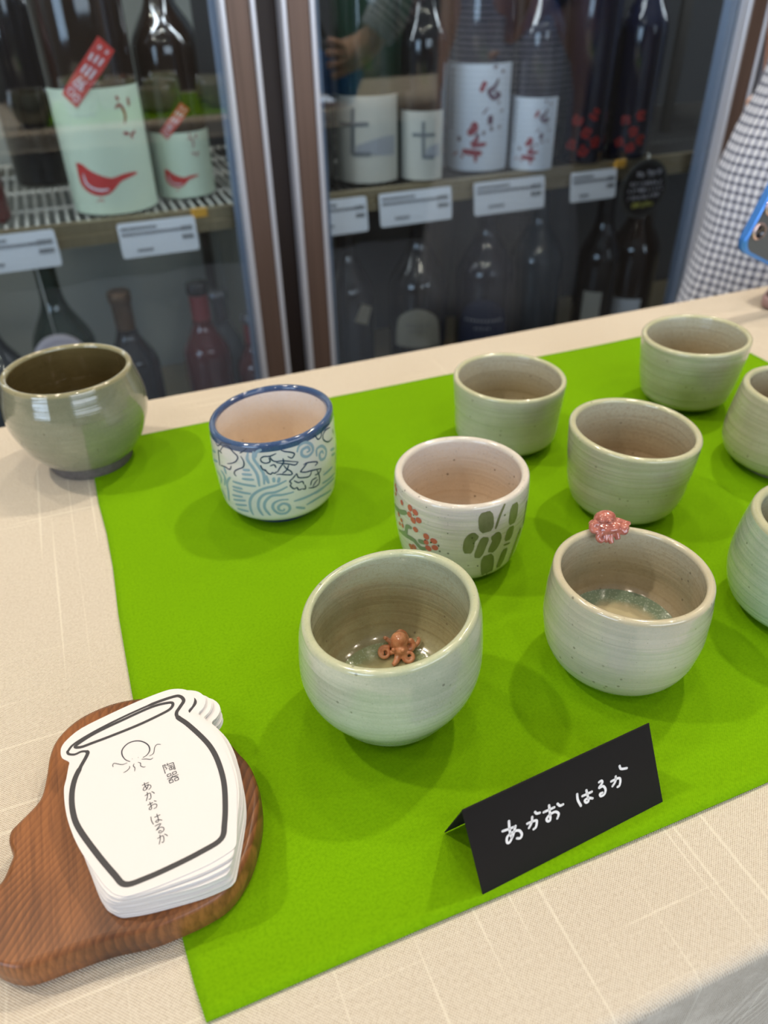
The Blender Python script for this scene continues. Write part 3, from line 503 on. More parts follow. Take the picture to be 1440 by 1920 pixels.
cB, sB, rB, pB = cup('celadon_cup', 'plain mottled grey-green cup farthest back, at the far edge of the green cloth', 'cup', (.3500, .3516), .0467, [.0175, .0262, .0285, .0298, .0308, .0316, .0324, .0328, .0332], (.03, -.01), gB, .0034, (.0170, .0020), .0042, .0085, 'plain grey-green cups', wob=1)
cC, sC, rC, pC = cup('celadon_cup', 'plain olive-green cup standing just behind the bowl with the pink octopus', 'cup', (.2400, .2671), .0481, [.0178, .0262, .0291, .0304, .0309, .0318, .0323, .0327, .0330], (-.055, .018), gC, .0036, (.0170, .0020), .0042, .0085, 'plain grey-green cups', wob=1)
cH, sH, rH, pH = cup('round_bowl', 'dark glossy olive-grey round bowl at the left edge, on the cream and green cloths', 'bowl', (-.0216, .4322), .0597, [.0185, .0268, .0324, .0360, .0386, .0395, .0387, .0369, .0352], (-.004, -.004), gH, .0038, (.0238, .0066), .0044, .0090)
cI, sI, rI, pI = cup('celadon_cup', 'sand-green cup cut by the right edge, beside the farthest cup', 'cup', (.3500, .2670), .0480, [.0190, .0300, .0335, .0342, .0338, .0330, .0322, .0312, .0302], (-.02, .0), gI, .0040, (.0225, .0022), .0046, .0085, 'plain grey-green cups')
cJ, sJ, rJ, pJ = cup('celadon_cup', 'frosty pale green cup cut by the right edge, right of the pink octopus bowl', 'cup', (.2640, .1690), .0500, [.0200, .0290, .0322, .0335, .0338, .0334, .0326, .0316, .0304], (-.01, .0), gJ, .0042, (.0205, .0030), .0046, .0085, 'plain grey-green cups')

# painted decoration
cob = Mat('cobalt_brush_line', S(34, 58, 92), .2, coat=.5).m; wash = Mat('pale_blue_wash', S(142, 164, 182), .2, coat=.5).m
strokes_on('painted_waves', DPALE, 1.55, sD(.00010), .0318, wash, cD)
strokes_on('painted_shells', DDARK, .72, sD(.00018), .0318, cob, cD)
back = []
for st in DPALE:
    for dl in (120, 205):
        q = [(a+dl, z) for a, z in st]
        if all(-30 <= a <= 195 for a, z in q): back.append(q)
strokes_on('painted_waves', back, 1.55, sD(.00010), .0318, wash, cD)
bam = Mat('olive_brush_paint', S(116, 118, 84), .25, coat=.5); bam.color(bam.mix(bam.noise(bam.co(scale=(1, 1, .5)), 190, 3, .6), S(142, 140, 104), S(84, 90, 58))); bam = bam.m
pxm = .2014*.245                      # width unit of the traced strokes -> mm on the cup
strokes_on('painted_bamboo', [(s, w_*pxm*1.3) for s, w_ in EBAM], 1, sE(.00010), .0312, bam, cE)
strokes_on('painted_branch', [(s, w_*pxm*1.5) for s, w_ in EBR], 1, sE(.00012), .0312, Mat('grey_green_brush_paint', S(122, 132, 112), .25, coat=.5).m, cE)
kk = R(1)*.0312*1000; gE_ = (lambda f: (lambda s, z: f(s/kk, z)))(sE(.00020)); vs, fs = [], []
for i, (a, z, q) in enumerate(ERED): blob((a*kk, z), q*pxm*1.12, q*pxm*1.25, gE_, vs, fs, rot=i*1.3)
obj('painted_petals', mesh('painted_petals', vs, fs), Mat('red_petal_paint', S(196, 92, 88), .25, coat=.5).m, cE, True)
gE_ = (lambda f: (lambda s, z: f(s/kk, z)))(sE(.00028)); vs, fs = [], []
for i, (a, z, q) in enumerate(EBLK): blob((a*kk, z), q*pxm, q*pxm*.7, gE_, vs, fs, n=8, rot=i)
obj('painted_dots', mesh('painted_dots', vs, fs), Mat('black_dot_paint', S(44, 40, 36), .25, coat=.5).m, cE, True)

# glassy green pools at the bottom of the two octopus bowls
def pool(parent, rad, z, cent, ring, name='glaze_pool'):
    M = Mat(name, S(150, 160, 128), .05, coat=1, coat_rough=.02); v = M.co(); x, y, zz = M.sep(v)
    rr = M.math('DIVIDE', M.math('SQRT', M.math('ADD', M.math('MULTIPLY', x, x), M.math('MULTIPLY', y, y))), rad)
    rr = M.math('ADD', rr, M.math('MULTIPLY_ADD', M.noise(v, 260, 3), .16, -.08))
    edge = M.ramp(rr, ((.62, BW[0]), (.80, BW[1]))); c = M.mix(edge, S(*cent), S(*ring))
    vo = M.n('ShaderNodeTexVoronoi'); M.l(v, vo.inputs['Vector']); vo.inputs['Scale'].default_value = 950
    c = M.mix(M.math('MULTIPLY', M.ramp(vo.outputs['Distance'], ((.22, BW[1]), (.40, BW[0]))), M.math('MULTIPLY', edge, .45)), c, S(196, 208, 188))
    M.color(c); M.normal(M.bump(M.noise(v, 700, 3), .35, .0004))
    MB().lathe([(.0002, -.0002), (rad*.5, -.0002), (rad*.85, 0), (rad, .0012)], (0, 0, z), 64, False).build('glaze_pool', M.m, parent, True)
pool(cF, .0205, .0142, (166, 160, 120), (146, 156, 116)); pool(cG, .0232, .0166, (182, 172, 138), (124, 142, 118))

# ---- octopuses: head, eight curling arms and eyes fused into one surface
def octopus(parent, loc, rz, tiltx, heads, arms, eyes, mat, vox=.00024):
    bm = bmesh.new()
    for c, s, rt_ in heads:
        g = bmesh.ops.create_icosphere(bm, subdivisions=3, radius=1)
        bmesh.ops.transform(bm, matrix=Matrix.Translation(c) @ Matrix.Rotation(rt_, 4, 'Y') @ Matrix.Diagonal((*s, 1)), verts=g['verts'])
    me = bpy.data.meshes.new('octopus'); bm.to_mesh(me); bm.free()
    vs = [v.co.copy() for v in me.vertices]; fs = [tuple(p.vertices) for p in me.polygons]
    for pts, r0, r1 in arms:
        L = smooth_line(pts, 6); m = MB(); n = len(L); m.tube(L, [r0+(r1-r0)*i/(n-1) for i in range(n)], 10); b = len(vs)
        vs += [Vector(v) for v in m.v]; fs += [tuple(b+i for i in f) for f in m.f]
    for c, r_ in eyes:
        m = MB(); pr = [(r_*math.cos(a), r_*math.sin(a)) for a in [R(-85+17*i) for i in range(11)]]; m.lathe(pr, c, 14); b = len(vs); vs += [Vector(v) for v in m.v]; fs += [tuple(b+i for i in f) for f in m.f]
    tmp = bpy.data.objects.new('octopus', mesh('octopus', vs, fs)); COL.objects.link(tmp)
    md = tmp.modifiers.new('r', 'REMESH'); md.mode = 'VOXEL'; md.voxel_size = vox
    sm = tmp.modifiers.new('s', 'SMOOTH'); sm.factor = .5; sm.iterations = 2
    dg = bpy.context.evaluated_depsgraph_get(); m2 = bpy.data.meshes.new_from_object(tmp.evaluated_get(dg)); bpy.data.objects.remove(tmp)
    o = obj('octopus', m2, mat, parent, True); o.location = loc; o.rotation_euler = (tiltx, 0, rz); return o
def skin_clay(name, a, b):
    M = Mat(name, S(*a), .16, coat=.8, coat_rough=.08); n = M.noise(M.co(), 420, 3); M.color(M.mix(M.ramp(n, ((.35, BW[0]), (.65, BW[1]))), S(*a), S(*b))); M.normal(M.bump(n, .3, .0002)); return M.m
def coil(cx, cy, cz, r0, r1, turns, a0, tilt=.8, n=14, d=1):
    out = []
    for i in range(n):
        t = i/(n-1); a = a0+d*turns*2*PI*t; q = r0+(r1-r0)*t
        out.append((cx+q*math.cos(a), cy+q*math.sin(a)*math.cos(tilt), cz+q*math.sin(a)*math.sin(tilt)+.0004*t))
    return out
mm = .001
def P3(l): return [(x*mm, y*mm, z*mm) for x, y, z in l]
octm = skin_clay('orange_brown_octopus_glaze', (224, 160, 120), (192, 120, 84))
armsF = [(P3([(0, -1, 3), (-2.4, -2, 2.4), (-5, -1.2, 1.2)])+coil(-.0058, -.0022, .0022, .0025, .0008, 1.5, R(60), .75, 20), .0010, .0005),
         (P3([(0, -2, 3), (-.6, -4.2, 2.0), (-1.5, -6.0, 1.0), (-2.6, -7.4, .9)]), .0019, .0008),
         (P3([(1, -2, 3), (1.6, -4, 2)])+coil(.0038, -.0046, .0024, .0023, .0007, 1.5, R(160), .8, 20), .0010, .0005),
         (P3([(2, -1, 3), (4.6, -1.2, 3.0), (5.6, 0, 4.6), (4.6, .8, 6.2), (3.6, .2, 5.4)]), .0014, .0008),
         (P3([(2, 0, 3), (5, 1, 2.2), (7.0, 2, 2.6), (8.0, 3.2, 3.8), (7.4, 3.8, 4.8)]), .0013, .0006),
         (P3([(1, 1, 3), (3, 4.0, 3), (2.2, 5.6, 5.4), (.2, 5.4, 6.8), (-1.2, 4.6, 6)]), .0012, .0006),
         (P3([(-1, 1, 3), (-3.6, 3.4, 2.8), (-5.4, 4.4, 3.8), (-5.8, 3.6, 4.8)]), .0013, .0007),
         (P3([(-1, 0, 3), (-4.0, 1.6, 1.8), (-6.8, 1.6, 1.0), (-7.6, 0, .8)]), .0012, .0006)]
o = octopus(cF, (.0092, .0135, .0140), R(-22), 0, [((0, .0004, .0062), (.0037, .0036, .0042), .1), ((.0006, -.0022, .0036), (.0030, .0028, .0030), 0)], armsF,
            [((.0014, -.0047, .0060), .00095), ((-.0024, -.0043, .0060), .0009)], octm)
tag(o, 'small glossy orange-brown octopus')
pinkm = skin_clay('pink_octopus_glaze', (196, 122, 104), (156, 86, 74))
armsG = [(P3([(0, -1, 2), (-1, -3, .6), (-1.6, -5, -1.6), (-.6, -6, -3.0)]), .0018, .0009), (P3([(.6, -1, 2), (.6, -3, .8), (.4, -5.4, -1.4), (1.0, -6.8, -3.0)]), .0018, .0011),
         (P3([(1, -1, 2), (2.4, -3, 1), (3.2, -4.6, -.8), (3.6, -5.6, -2.0)]), .0018, .0011), (P3([(1, 0, 2), (4, -2, 1.6), (5.6, -3, .6)])+coil(.0062, -.0030, .0006, .0014, .0005, 1.1, R(60), .7), .0018, .0009),
         (P3([(1, 1, 2), (4, 1, 2), (6.6, .6, 1.4), (8.0, 0, 1.6), (8.4, -.8, 2.4)]), .0018, .0009), (P3([(-1, 0, 2), (-4, -1, 1.6)])+coil(-.0052, -.0022, .0012, .0018, .0005, 1.2, R(90), .7), .0018, .0009),
         (P3([(-1, -1, 2), (-3, -3.6, .6), (-4.4, -4.8, -1.4), (-3.4, -5.8, -2.6), (-2.4, -5.6, -2.0)]), .0016, .0009), (P3([(-1, 1, 2), (-4, 1.8, 1.4), (-6.4, 1.2, .8), (-6.8, 0, 1.2)]), .0016, .0009)]
zr = .0500
o = octopus(cG, (.0062, .0262, .0492), R(-22), R(8), [((-.0014, .0012, .0036), (.0046, .0036, .0032), -.2), ((.0002, -.0016, .0014), (.0052, .0038, .0026), 0)], armsG,
            [((-.0004, -.0024, .0052), .0008), ((-.0036, -.0016, .0046), .0008)], pinkm)
tag(o, 'small glossy pink octopus clinging to the rim')
# ================================================================ wooden board with the stack of pot-shaped cards
def slab(name, out, h, bev, mat, k=4, top_in=.0022):
    L = smooth_line(out, k, True); n = len(L); cx = sum(p[0] for p in L)/n; cy = sum(p[1] for p in L)/n
    nor = []
    for i in range(n):
        a, b = L[i-1], L[(i+1) % n]; dx, dy = b[0]-a[0], b[1]-a[1]; l = math.hypot(dx, dy) or 1; q = (-dy/l, dx/l)
        if q[0]*(cx-L[i][0])+q[1]*(cy-L[i][1]) < 0 and False: q = (-q[0], -q[1])
        nor.append(q)
    area2 = sum(L[i][0]*L[(i+1) % n][1]-L[(i+1) % n][0]*L[i][1] for i in range(n)); s = 1 if area2 > 0 else -1
    rings = [(bev*1.2, 0), (0, bev), (-.0002, h*.55), (.0004, h-bev*1.3), (bev*.45, h-bev*.45), (top_in, h)]
    vs = []
    for ins, z in rings:
        wv = lambda i: 1+.35*math.sin(i*.37)*math.sin(i*.11+1)
        vs += [(p[0]+s*q[0]*ins*wv(i), p[1]+s*q[1]*ins*wv(i), z) for i, (p, q) in enumerate(zip(L, nor))]
    fs = [(j*n+i, j*n+(i+1) % n, (j+1)*n+(i+1) % n, (j+1)*n+i) for j in range(len(rings)-1) for i in range(n)]
    fs += [tuple(range(n-1, -1, -1)), tuple((len(rings)-1)*n+i for i in range(n))]
    return mesh(name, vs, fs)
bc = (-.03, .16)
o = obj('wooden_board', slab('wooden_board', [(x-bc[0], y-bc[1]) for x, y in BOARD], .0125, .0016, board_wood), board_wood)
o.location = (bc[0], bc[1], 0); tag(o, 'brown wooden slab with a natural wavy edge under the pot-shaped cards', 'board')
for p in o.data.polygons: p.use_smooth = len(p.vertices) == 4

CC = (-.0140, .1655)
out = smooth_line([(x-CC[0], y-CC[1]) for x, y in CARD], 3, True); n = len(out)
ar = sum(out[i][0]*out[(i+1) % n][1]-out[(i+1) % n][0]*out[i][1] for i in range(n))
if ar < 0: out = out[::-1]
TH = .00030
cme = mesh('card_sheet', [(x, y, 0) for x, y in out]+[(x, y, TH) for x, y in out], [tuple(range(n-1, -1, -1)), tuple(range(n, 2*n))]+[(i, (i+1) % n, n+(i+1) % n, n+i) for i in range(n)])
cme.materials.append(paper)
lz = TH+.00004
fl_ = lambda x, y: (x-CC[0], y-CC[1], lz)
vs, fs = [], []
def wl_(t):   # the drawn pot outline: thin round the lip, thick down the body
    d = t*len(LINE)
    return .0009 if d < 4 or d > 31.5 else (.0013 if d < 10 else .0018 if d < 29 else .0013)
ribbon(LINE, wl_, fl_, taper=False, closed=True, vs=vs, fs=fs, k=5); ribbon(ELL, .00112, lambda x, y: (x-CC[0], y-CC[1], lz+.00002), taper=False, closed=True, vs=vs, fs=fs, k=5)
lme = mesh('card_print', vs, fs); lme.materials.append(ink)
NCARD = 27; z = .0126
for i in range(NCARD):
    u = (NCARD-1-i)          # 0 = top card
    g = 0 if u == 0 else .46 if u <= 3 else .74 if u <= 7 else 1.0; kr = .35 if u <= 7 else 1
    rnd = random.Random(i); ang = -R(10.0)*g+(R(1.6)*kr*(rnd.random()-.5) if u else 0); sx = .0016*g+(.0008*kr*(rnd.random()-.5) if u else 0); sy = -.0027*g+(.0009*kr*(rnd.random()-.5) if u else 0)
    e = thing('pot_shaped_card', (CC[0]+sx, CC[1]+sy, z), 'top pot-shaped white card printed with an octopus and Japanese writing' if u == 0 else ('white pot-shaped card whose lip fans out right behind the top card' if u <= 3 else 'white pot-shaped card in the second step of the fanned lips' if u <= 7 else 'white pot-shaped card in the lower part of the stack on the wooden board' if i else 'lowest white pot-shaped card, lying directly on the wooden board'), 'card', 'stack of pot-shaped cards', ang)
    s = bpy.data.objects.new('sheet', cme); COL.objects.link(s); s.parent = e
    s = bpy.data.objects.new('printed_outline', lme); COL.objects.link(s); s.parent = e
    top_card = e; z += TH+.00010
del top_card['group']
GL = {
 'a': [[(.15, .22), (.8, .18)], [(.42, .02), (.40, .4), (.5, .85)], [(.72, .35), (.55, .7), (.28, .88), (.15, .75), (.3, .5), (.6, .42), (.85, .55), (.85, .8), (.6, .97)]],
 'ka': [[(.1, .32), (.55, .25), (.62, .4), (.55, .8), (.42, .9), (.35, .82)], [(.38, .05), (.3, .5), (.1, .92)], [(.75, .18), (.88, .32), (.95, .5)]],
 'o': [[(.1, .3), (.6, .24)], [(.35, .05), (.36, .7), (.25, .88), (.12, .75), (.35, .52), (.7, .48), (.85, .65), (.75, .88), (.5, .92)], [(.72, .12), (.92, .28)]],
 'ha': [[(.15, .08), (.1, .5), (.17, .95)], [(.4, .3), (.95, .28)], [(.68, .05), (.68, .75), (.55, .9), (.4, .8), (.55, .68), (.8, .78), (.95, .92)]],
 'ru': [[(.2, .1), (.75, .08), (.2, .55), (.6, .42), (.85, .6), (.8, .85), (.5, .97), (.35, .85), (.48, .72), (.62, .85)]],
 'to': [[(.05, .08), (.3, .08)], [(.3, .08), (.2, .32), (.32, .5), (.2, .6)], [(.07, .08), (.07, .98)], [(.48, .02), (.38, .3)], [(.45, .18), (.95, .18)], [(.95, .18), (.93, .95)], [(.93, .95), (.82, .9)], [(.55, .3), (.5, .42)], [(.52, .4), (.85, .4)], [(.45, .58), (.88, .58)], [(.67, .4), (.67, .82)], [(.5, .65), (.5, .82)], [(.5, .82), (.84, .82)], [(.84, .65), (.84, .82)]],
}
bx_ = lambda x0, y0, x1, y1: [[(x0, y0), (x0, y1)], [(x0, y1), (x1, y1)], [(x1, y1), (x1, y0)], [(x1, y0), (x0, y0)]]
GL['ki'] = bx_(.12, .02, .42, .26)+bx_(.58, .02, .88, .26)+[[(.02, .46), (.98, .46)], [(.5, .28), (.45, .5), (.1, .66)], [(.52, .46), (.9, .66)]]+bx_(.12, .70, .42, .96)+bx_(.58, .70, .88, .96)
vs, fs = [], []
rotg = R(17.5)     # the writing runs down the card, which lies turned
gx = (math.cos(R(3)), math.sin(R(3)))
A0 = next(g for g in GLYPH if g[0] == 'a')[1:]; A1 = GLYPH[-1][1:]; dv = Vector((A1[0]-A0[0], A1[1]-A0[1])).normalized(); hv = Vector((-dv.y, dv.x))
tl = lambda x, y: (x-CC[0], y-CC[1], lz+.00003)
for g, x, y in GLYPH:
    sz = .0039 if g in ('to', 'ki') else .0035; sw = .00026
    for st in GL[g]:
        pts = [(x+(hv.x*(u-.5)+dv.x*(v-.5))*sz, y+(hv.y*(u-.5)+dv.y*(v-.5))*sz) for u, v in st]
        ribbon(pts, sw, tl, taper=False, vs=vs, fs=fs, k=3)
s = obj('printed_writing', mesh('printed_writing', vs, fs), pen_ink, top_card); s.parent = top_card
vs, fs = [], []
for i, st in enumerate(OCT): ribbon(st, .00042 if i == 0 else .00026 if i < 7 else .0003, tl, vs=vs, fs=fs, k=5)
obj('printed_octopus', mesh('printed_octopus', vs, fs), pen_ink, top_card)

# ================================================================ black folded name card
e = thing('name_card', (.0715, .1059, .0006), 'black folded place card hand-lettered in white, at the front of the green cloth', 'sign')
al = Vector((0.99749312, 0.0707635, 0)); up = Vector((-0.02606688, 0.36744269, 0.9296808)); nn = up.cross(al)*-1
if nn.y > 0: nn = -nn
th = .0003
def quad_slab(P, nrm, t_):
    vs = [p for p in P]+[p-nrm*t_ for p in P]
    return vs, [(0, 1, 2, 3), (7, 6, 5, 4), (0, 4, 5, 1), (1, 5, 6, 2), (2, 6, 7, 3), (3, 7, 4, 0)]
F0 = [Vector((0, 0, 0)), al*.0735, al*.0708+up*.0327, al*-.0020+up*.0327]
obj('front_panel', mesh('front_panel', *quad_slab(F0, nn, th)), black_card, e)
RBv = Vector((-.0020, .0240, 0)); B0 = [RBv, RBv+al*.0735, F0[2], F0[3]]
n2 = (B0[1]-B0[0]).cross(B0[3]-B0[0]).normalized()
if n2.y < 0: n2 = -n2
obj('rear_panel', mesh('rear_panel', *quad_slab(B0, n2, th)), black_card, e)
vs, fs = [], []
for st in HAND: ribbon(st, .00092, lambda a, b: al*a+up*b+nn*.00006, taper=False, vs=vs, fs=fs, k=5)
# round pen ends
for st in HAND:
    for p in (st[0], st[-1]): blob(p, .00046, .00046, lambda a, b: al*a+up*b+nn*.00006, vs, fs, n=10)
obj('white_handwriting', mesh('white_handwriting', vs, fs), white_pen, e)

# ================================================================ glass-door display refrigerator
ZS = -.0334; YG = 1.0832; CX0, CX1 = -.62, 1.90; CZ0, CZ1 = -TZ, 1.20; YB = 1.62
fr = thing('display_refrigerator', ((CX0+CX1)/2, (YG+YB)/2, -TZ), 'brown framed glass-door refrigerator full of sake bottles behind the table', 'refrigerator')
OFF = -Vector(fr.location)
def part(mb, name, mat, parent=None, smooth=False):
    o = mb.build(name, mat, parent or fr, smooth)
    if parent is None: o.location = OFF
    return o
part(MB().box(CX0, .2760, YB-.03, YB, CZ0+.1, CZ1), 'back_panel', cabgrey); part(MB().box(.2764, CX1, YB-.03, YB, CZ0+.1, CZ1), 'back_panel', cabblack)
part(MB().box(CX0-.03, CX0, YG+.02, YB, CZ0+.1, CZ1), 'side_panel', cabgrey); part(MB().box(.268, .284, YG+.12, YB-.03, CZ0+.12, ZS-.04), 'divider_panel', cabgrey); part(MB().box(CX1, CX1+.03, YG+.02, YB, CZ0+.1, CZ1), 'side_panel', cabblack)
part(MB().box(CX0-.03, CX1+.03, YG-.02, YB, CZ1, CZ1+.12), 'top_housing', cabdark); part(MB().box(CX0-.03, CX1+.03, YG-.01, YB, CZ0, CZ0+.1), 'plinth', cabdark)
part(MB().box(CX0, CX1, YG+.03, YB-.03, CZ0+.1, CZ0+.12), 'bottom_tray', cabblack)
# mullions behind the gaps between the doors
for x0, x1 in ((.2610, .2924), (1.055, 1.081)): part(MB().box(x0-.004, x1+.004, YG+.006, YG+.028, CZ0+.1, CZ1), 'mullion', darkrev)
def door(x0, x1, left_hidden=False):
    # woodgrain stiles with silver arrises, rails above and below, glass held by a pale gasket
    d = MB(); sw = .030
    for a, b in ((x0+.0065, x0+.036), (x1-.036, x1-.0065)): d.box(a, b, YG-.019, YG+.004, CZ0+.1, CZ1, .002)
    d.box(x0+.036, x1-.036, YG-.017, YG+.004, CZ0+.1, CZ0+.16); d.box(x0+.036, x1-.036, YG-.017, YG+.004, CZ1-.06, CZ1)
    o = part(d, 'door', bronze)
    e = MB()
    for a in (x0, x1-.0065): e.box(a, a+.0065, YG-.021, YG+.005, CZ0+.1, CZ1, .0015)
    for a in (x0+.036, x1-.036-.0065): e.box(a, a+.0065, YG-.0205, YG+.003, CZ0+.16, CZ1-.06, .0015)
    e.build('silver_trim', silver, o)
    g = MB(); gi = .0425
    g.box(x0+gi, x0+gi+.012, YG+.004, YG+.02, CZ0+.16, CZ1-.06); g.box(x1-gi-(.006 if x1 < .3 else .014), x1-gi, YG+.004, YG+.02, CZ0+.16, CZ1-.06); g.build('door_gasket', gasket, o)
    p = MB().box(x0+.036, x1-.036, YG-.0025, YG+.0015, CZ0+.16, CZ1-.06); p.build('glass_pane', pane_m, o)
    return o
door(-.56, .2610); door(.2924, 1.055); door(1.081, 1.85)
def shelf(z):
    s = MB(); yr = YG+.035
    s.box(CX0+.01, CX1-.01, yr, yr+.012, z-.013, z+.0012, .001); s.box(CX0+.01, CX1-.01, yr-.002, yr+.010, z-.0285, z-.0155, .001)
    s.box(CX0+.01, CX1-.01, yr+.003, yr+.006, z-.016, z-.012)
    o = part(s, 'shelf', railm)
    cr_ = MB()
    for yy in (yr+.12, yr+.24, yr+.36, yr+.46): cr_.tube([(CX0+.01, yy, z-.0052), (CX1-.01, yy, z-.0052)], .003, 8)
    cr_.build('cross_bar', rodm, o)
    m = MB().tube([(0, yr+.010, z-.0025), (0, yr+.25, z-.0025), (0, YB-.04, z-.0025)], .0022, 8); rm_ = mesh('rod', m.v, m.f); rm_.materials.append(rodm); rm2_ = mesh('rod', m.v, m.f); rm2_.materials.append(rodd)
    nrod = 190
    for i in range(nrod):
        q = bpy.data.objects.new('rod', rm_ if CX0+.03+(CX1-CX0-.06)*i/(nrod-1) < .27 else rm2_); COL.objects.link(q); q.parent = o; q.location.x = CX0+.03+(CX1-CX0-.06)*i/(nrod-1)
    return o
shelf(ZS)
ZL = -.452
lo_ = MB(); yr = YG+.035; lo_.box(CX0+.01, CX1-.01, yr, yr+.012, ZL-.028, ZL+.001, .001); lo_.box(CX0+.01, CX1-.01, yr+.012, YB-.04, ZL-.004, ZL-.0005); part(lo_, 'shelf', railm)
up_ = MB(); ZU = .42; up_.box(CX0+.01, CX1-.01, yr, yr+.012, ZU-.028, ZU+.001, .001); part(up_, 'shelf', railm)
fillm = Mat('fill_strip_glow', (1, 1, 1, 1)); fillm.set('Emission Color', (.86, .93, 1, 1)); fillm.set('Emission Strength', 6); fillm = fillm.m  # unseen strip lights added under the upper shelf to brighten the bottle labels
for lx0, lx1 in ((CX0+.05, .25), (.30, 1.05), (1.09, CX1-.05)):
    part(MB().box(lx0, lx1, yr-.012, yr-.002, ZU-.024, ZU-.012), 'fill_strip', fillm)
    ld = bpy.data.lights.new('fill_beam', 'AREA'); ld.shape = 'RECTANGLE'; ld.size = lx1-lx0; ld.size_y = .02; ld.energy = 2.3*(lx1-lx0); ld.color = (.86, .93, 1)
    lo = bpy.data.objects.new('fill_beam', ld); COL.objects.link(lo); lo.parent = fr; lo.location = OFF+Vector(((lx0+lx1)/2, yr-.007, ZU-.026)); lo.rotation_euler = (R(28), 0, 0)
# slotted uprights on the back and right of the cabinet
for x, y in ((1.10, 1.30), (.24, 1.585), (.76, 1.585), (-.3, 1.585)):
    part(MB().box(x-.009, x+.009, y, y+.012, CZ0+.12, CZ1-.02), 'shelf_upright', cabdark)

# ================================================================ bottles
def btl_mat(nm, rgb, rough=.07): return Mat(nm, S(*rgb), rough, coat=.6, spec=.6).m
BM = {'brown': btl_mat('dark_brown_bottle_glass', (34, 24, 20)), 'black': btl_mat('black_bottle_glass', (20, 20, 24)), 'blue': btl_mat('navy_bottle_glass', (15, 20, 42)), 'green': btl_mat('dark_green_bottle_glass', (22, 48, 38)),
      'smoke': btl_mat('smoky_bottle_glass', (60, 66, 72)), 'red': btl_mat('dark_red_bottle', (92, 30, 32)), 'grey': btl_mat('grey_bottle', (96, 102, 110))}
LAB = {'mint': plain('pale_mint_label', (206, 222, 200), .6), 'grey': plain('off_white_label', (196, 196, 186), .6), 'white': plain('cool_white_label', (214, 222, 232), .6), 'dim': plain('beige_label', (170, 166, 150), .6), 'dblue': plain('navy_label', (40, 52, 84), .6)}
redp = plain('red_label_print', (196, 60, 58), .5); redd = plain('crimson_label_print', (150, 40, 52), .5); purp = plain('plum_label_print', (92, 52, 76), .5); gp = plain('grey_label_print', (112, 118, 122), .5); gp2 = plain('pale_grey_label_print', (160, 164, 170), .5); whp = plain('white_label_print', (220, 216, 224), .5); yelp = plain('yellow_chalk', (214, 210, 96), .6)
def bottle(x, y, z0, r, h, glass, cap, label, sub=None, group=None, capmat=None, neckfoil=None):
    face = math.atan2(-y, -x)
    t = thing('sake_bottle', (x, y, z0+.0006), label, 'bottle', group, face)
    big = h > .34; hb = h*.60; nr = .0155 if big else .0145
    prof = [(r*.86, 0), (r*.97, .002), (r, .007), (r, hb*.98)]
    for i in range(1, 15):
        q = i/14; zz = hb+(h*.83-hb)*q; s_ = (1+math.cos(PI*q))/2; s_ = s_**1.15; prof.append((nr+(r-nr)*s_, zz))
    prof += [(nr*.97, h*.90), (nr*1.0, h*.94), (nr*1.12, h*.945), (nr*1.12, h*.955)]
    MB().lathe(prof, n=48).build('glass_body', BM[glass], t, True)
    cm = capmat or BM['black']
    MB().lathe([(nr*1.16, h*.945), (nr*1.2, h*.95), (nr*1.2, h*.992), (nr*1.1, h)], n=28).build('cap', cm, t, True)
    if neckfoil: MB().lathe([(nr*1.03, h*.80), (nr*1.04, h*.84), (nr*1.03, h*.944)], n=28, cap=False).build('neck_foil', neckfoil, t, True)
    def sf(off): return lambda s, zz: ((r+off)*math.cos(s/r), (r+off)*math.sin(s/r), zz)
    def shoulder(zz):
        for (a, za), (b, zb) in zip(prof, prof[1:]):
            if zz <= zb and zb > za: return a+(b-a)*(zz-za)/(zb-za)
        return nr
    def sf2(off): return lambda s, zz: ((shoulder(zz)+off)*math.cos(s/r), (shoulder(zz)+off)*math.sin(s/r), zz)
    return t, r, sf, sf2
def label_patch(t, name, sf, s0, s1, z0, z1, mat, off=.0003, n=30):
    f = sf(off); vs = [f(s0+(s1-s0)*i/n, z) for i in range(n+1) for z in (z0, (z0+z1)/2, z1)]
    fs = []
    for i in range(n):
        for j in range(2): fs.append((3*i+j, 3*i+3+j, 3*i+4+j, 3*i+1+j))
    return obj(name, mesh(name, vs, fs), mat, t, True)
def prints(t, name, sf, polys, mat, off, sc=1.0, k=5, taper=True, parent=None):
    """polys: [(points in mm, width in mm)]"""
    f = sf(off); vs, fs = [], []
    for pts, w in polys:
        pts = [(a*sc/1000, b*sc/1000) for a, b in pts]
        if len(pts) == 1: blob(pts[0], w*sc/2000, w*sc/2000, f, vs, fs)
        else: ribbon(pts, w*sc/1000, f, taper=taper, vs=vs, fs=fs, k=k)
    return obj(name, mesh(name, vs, fs), mat, parent or t, True)
RB_ = {}
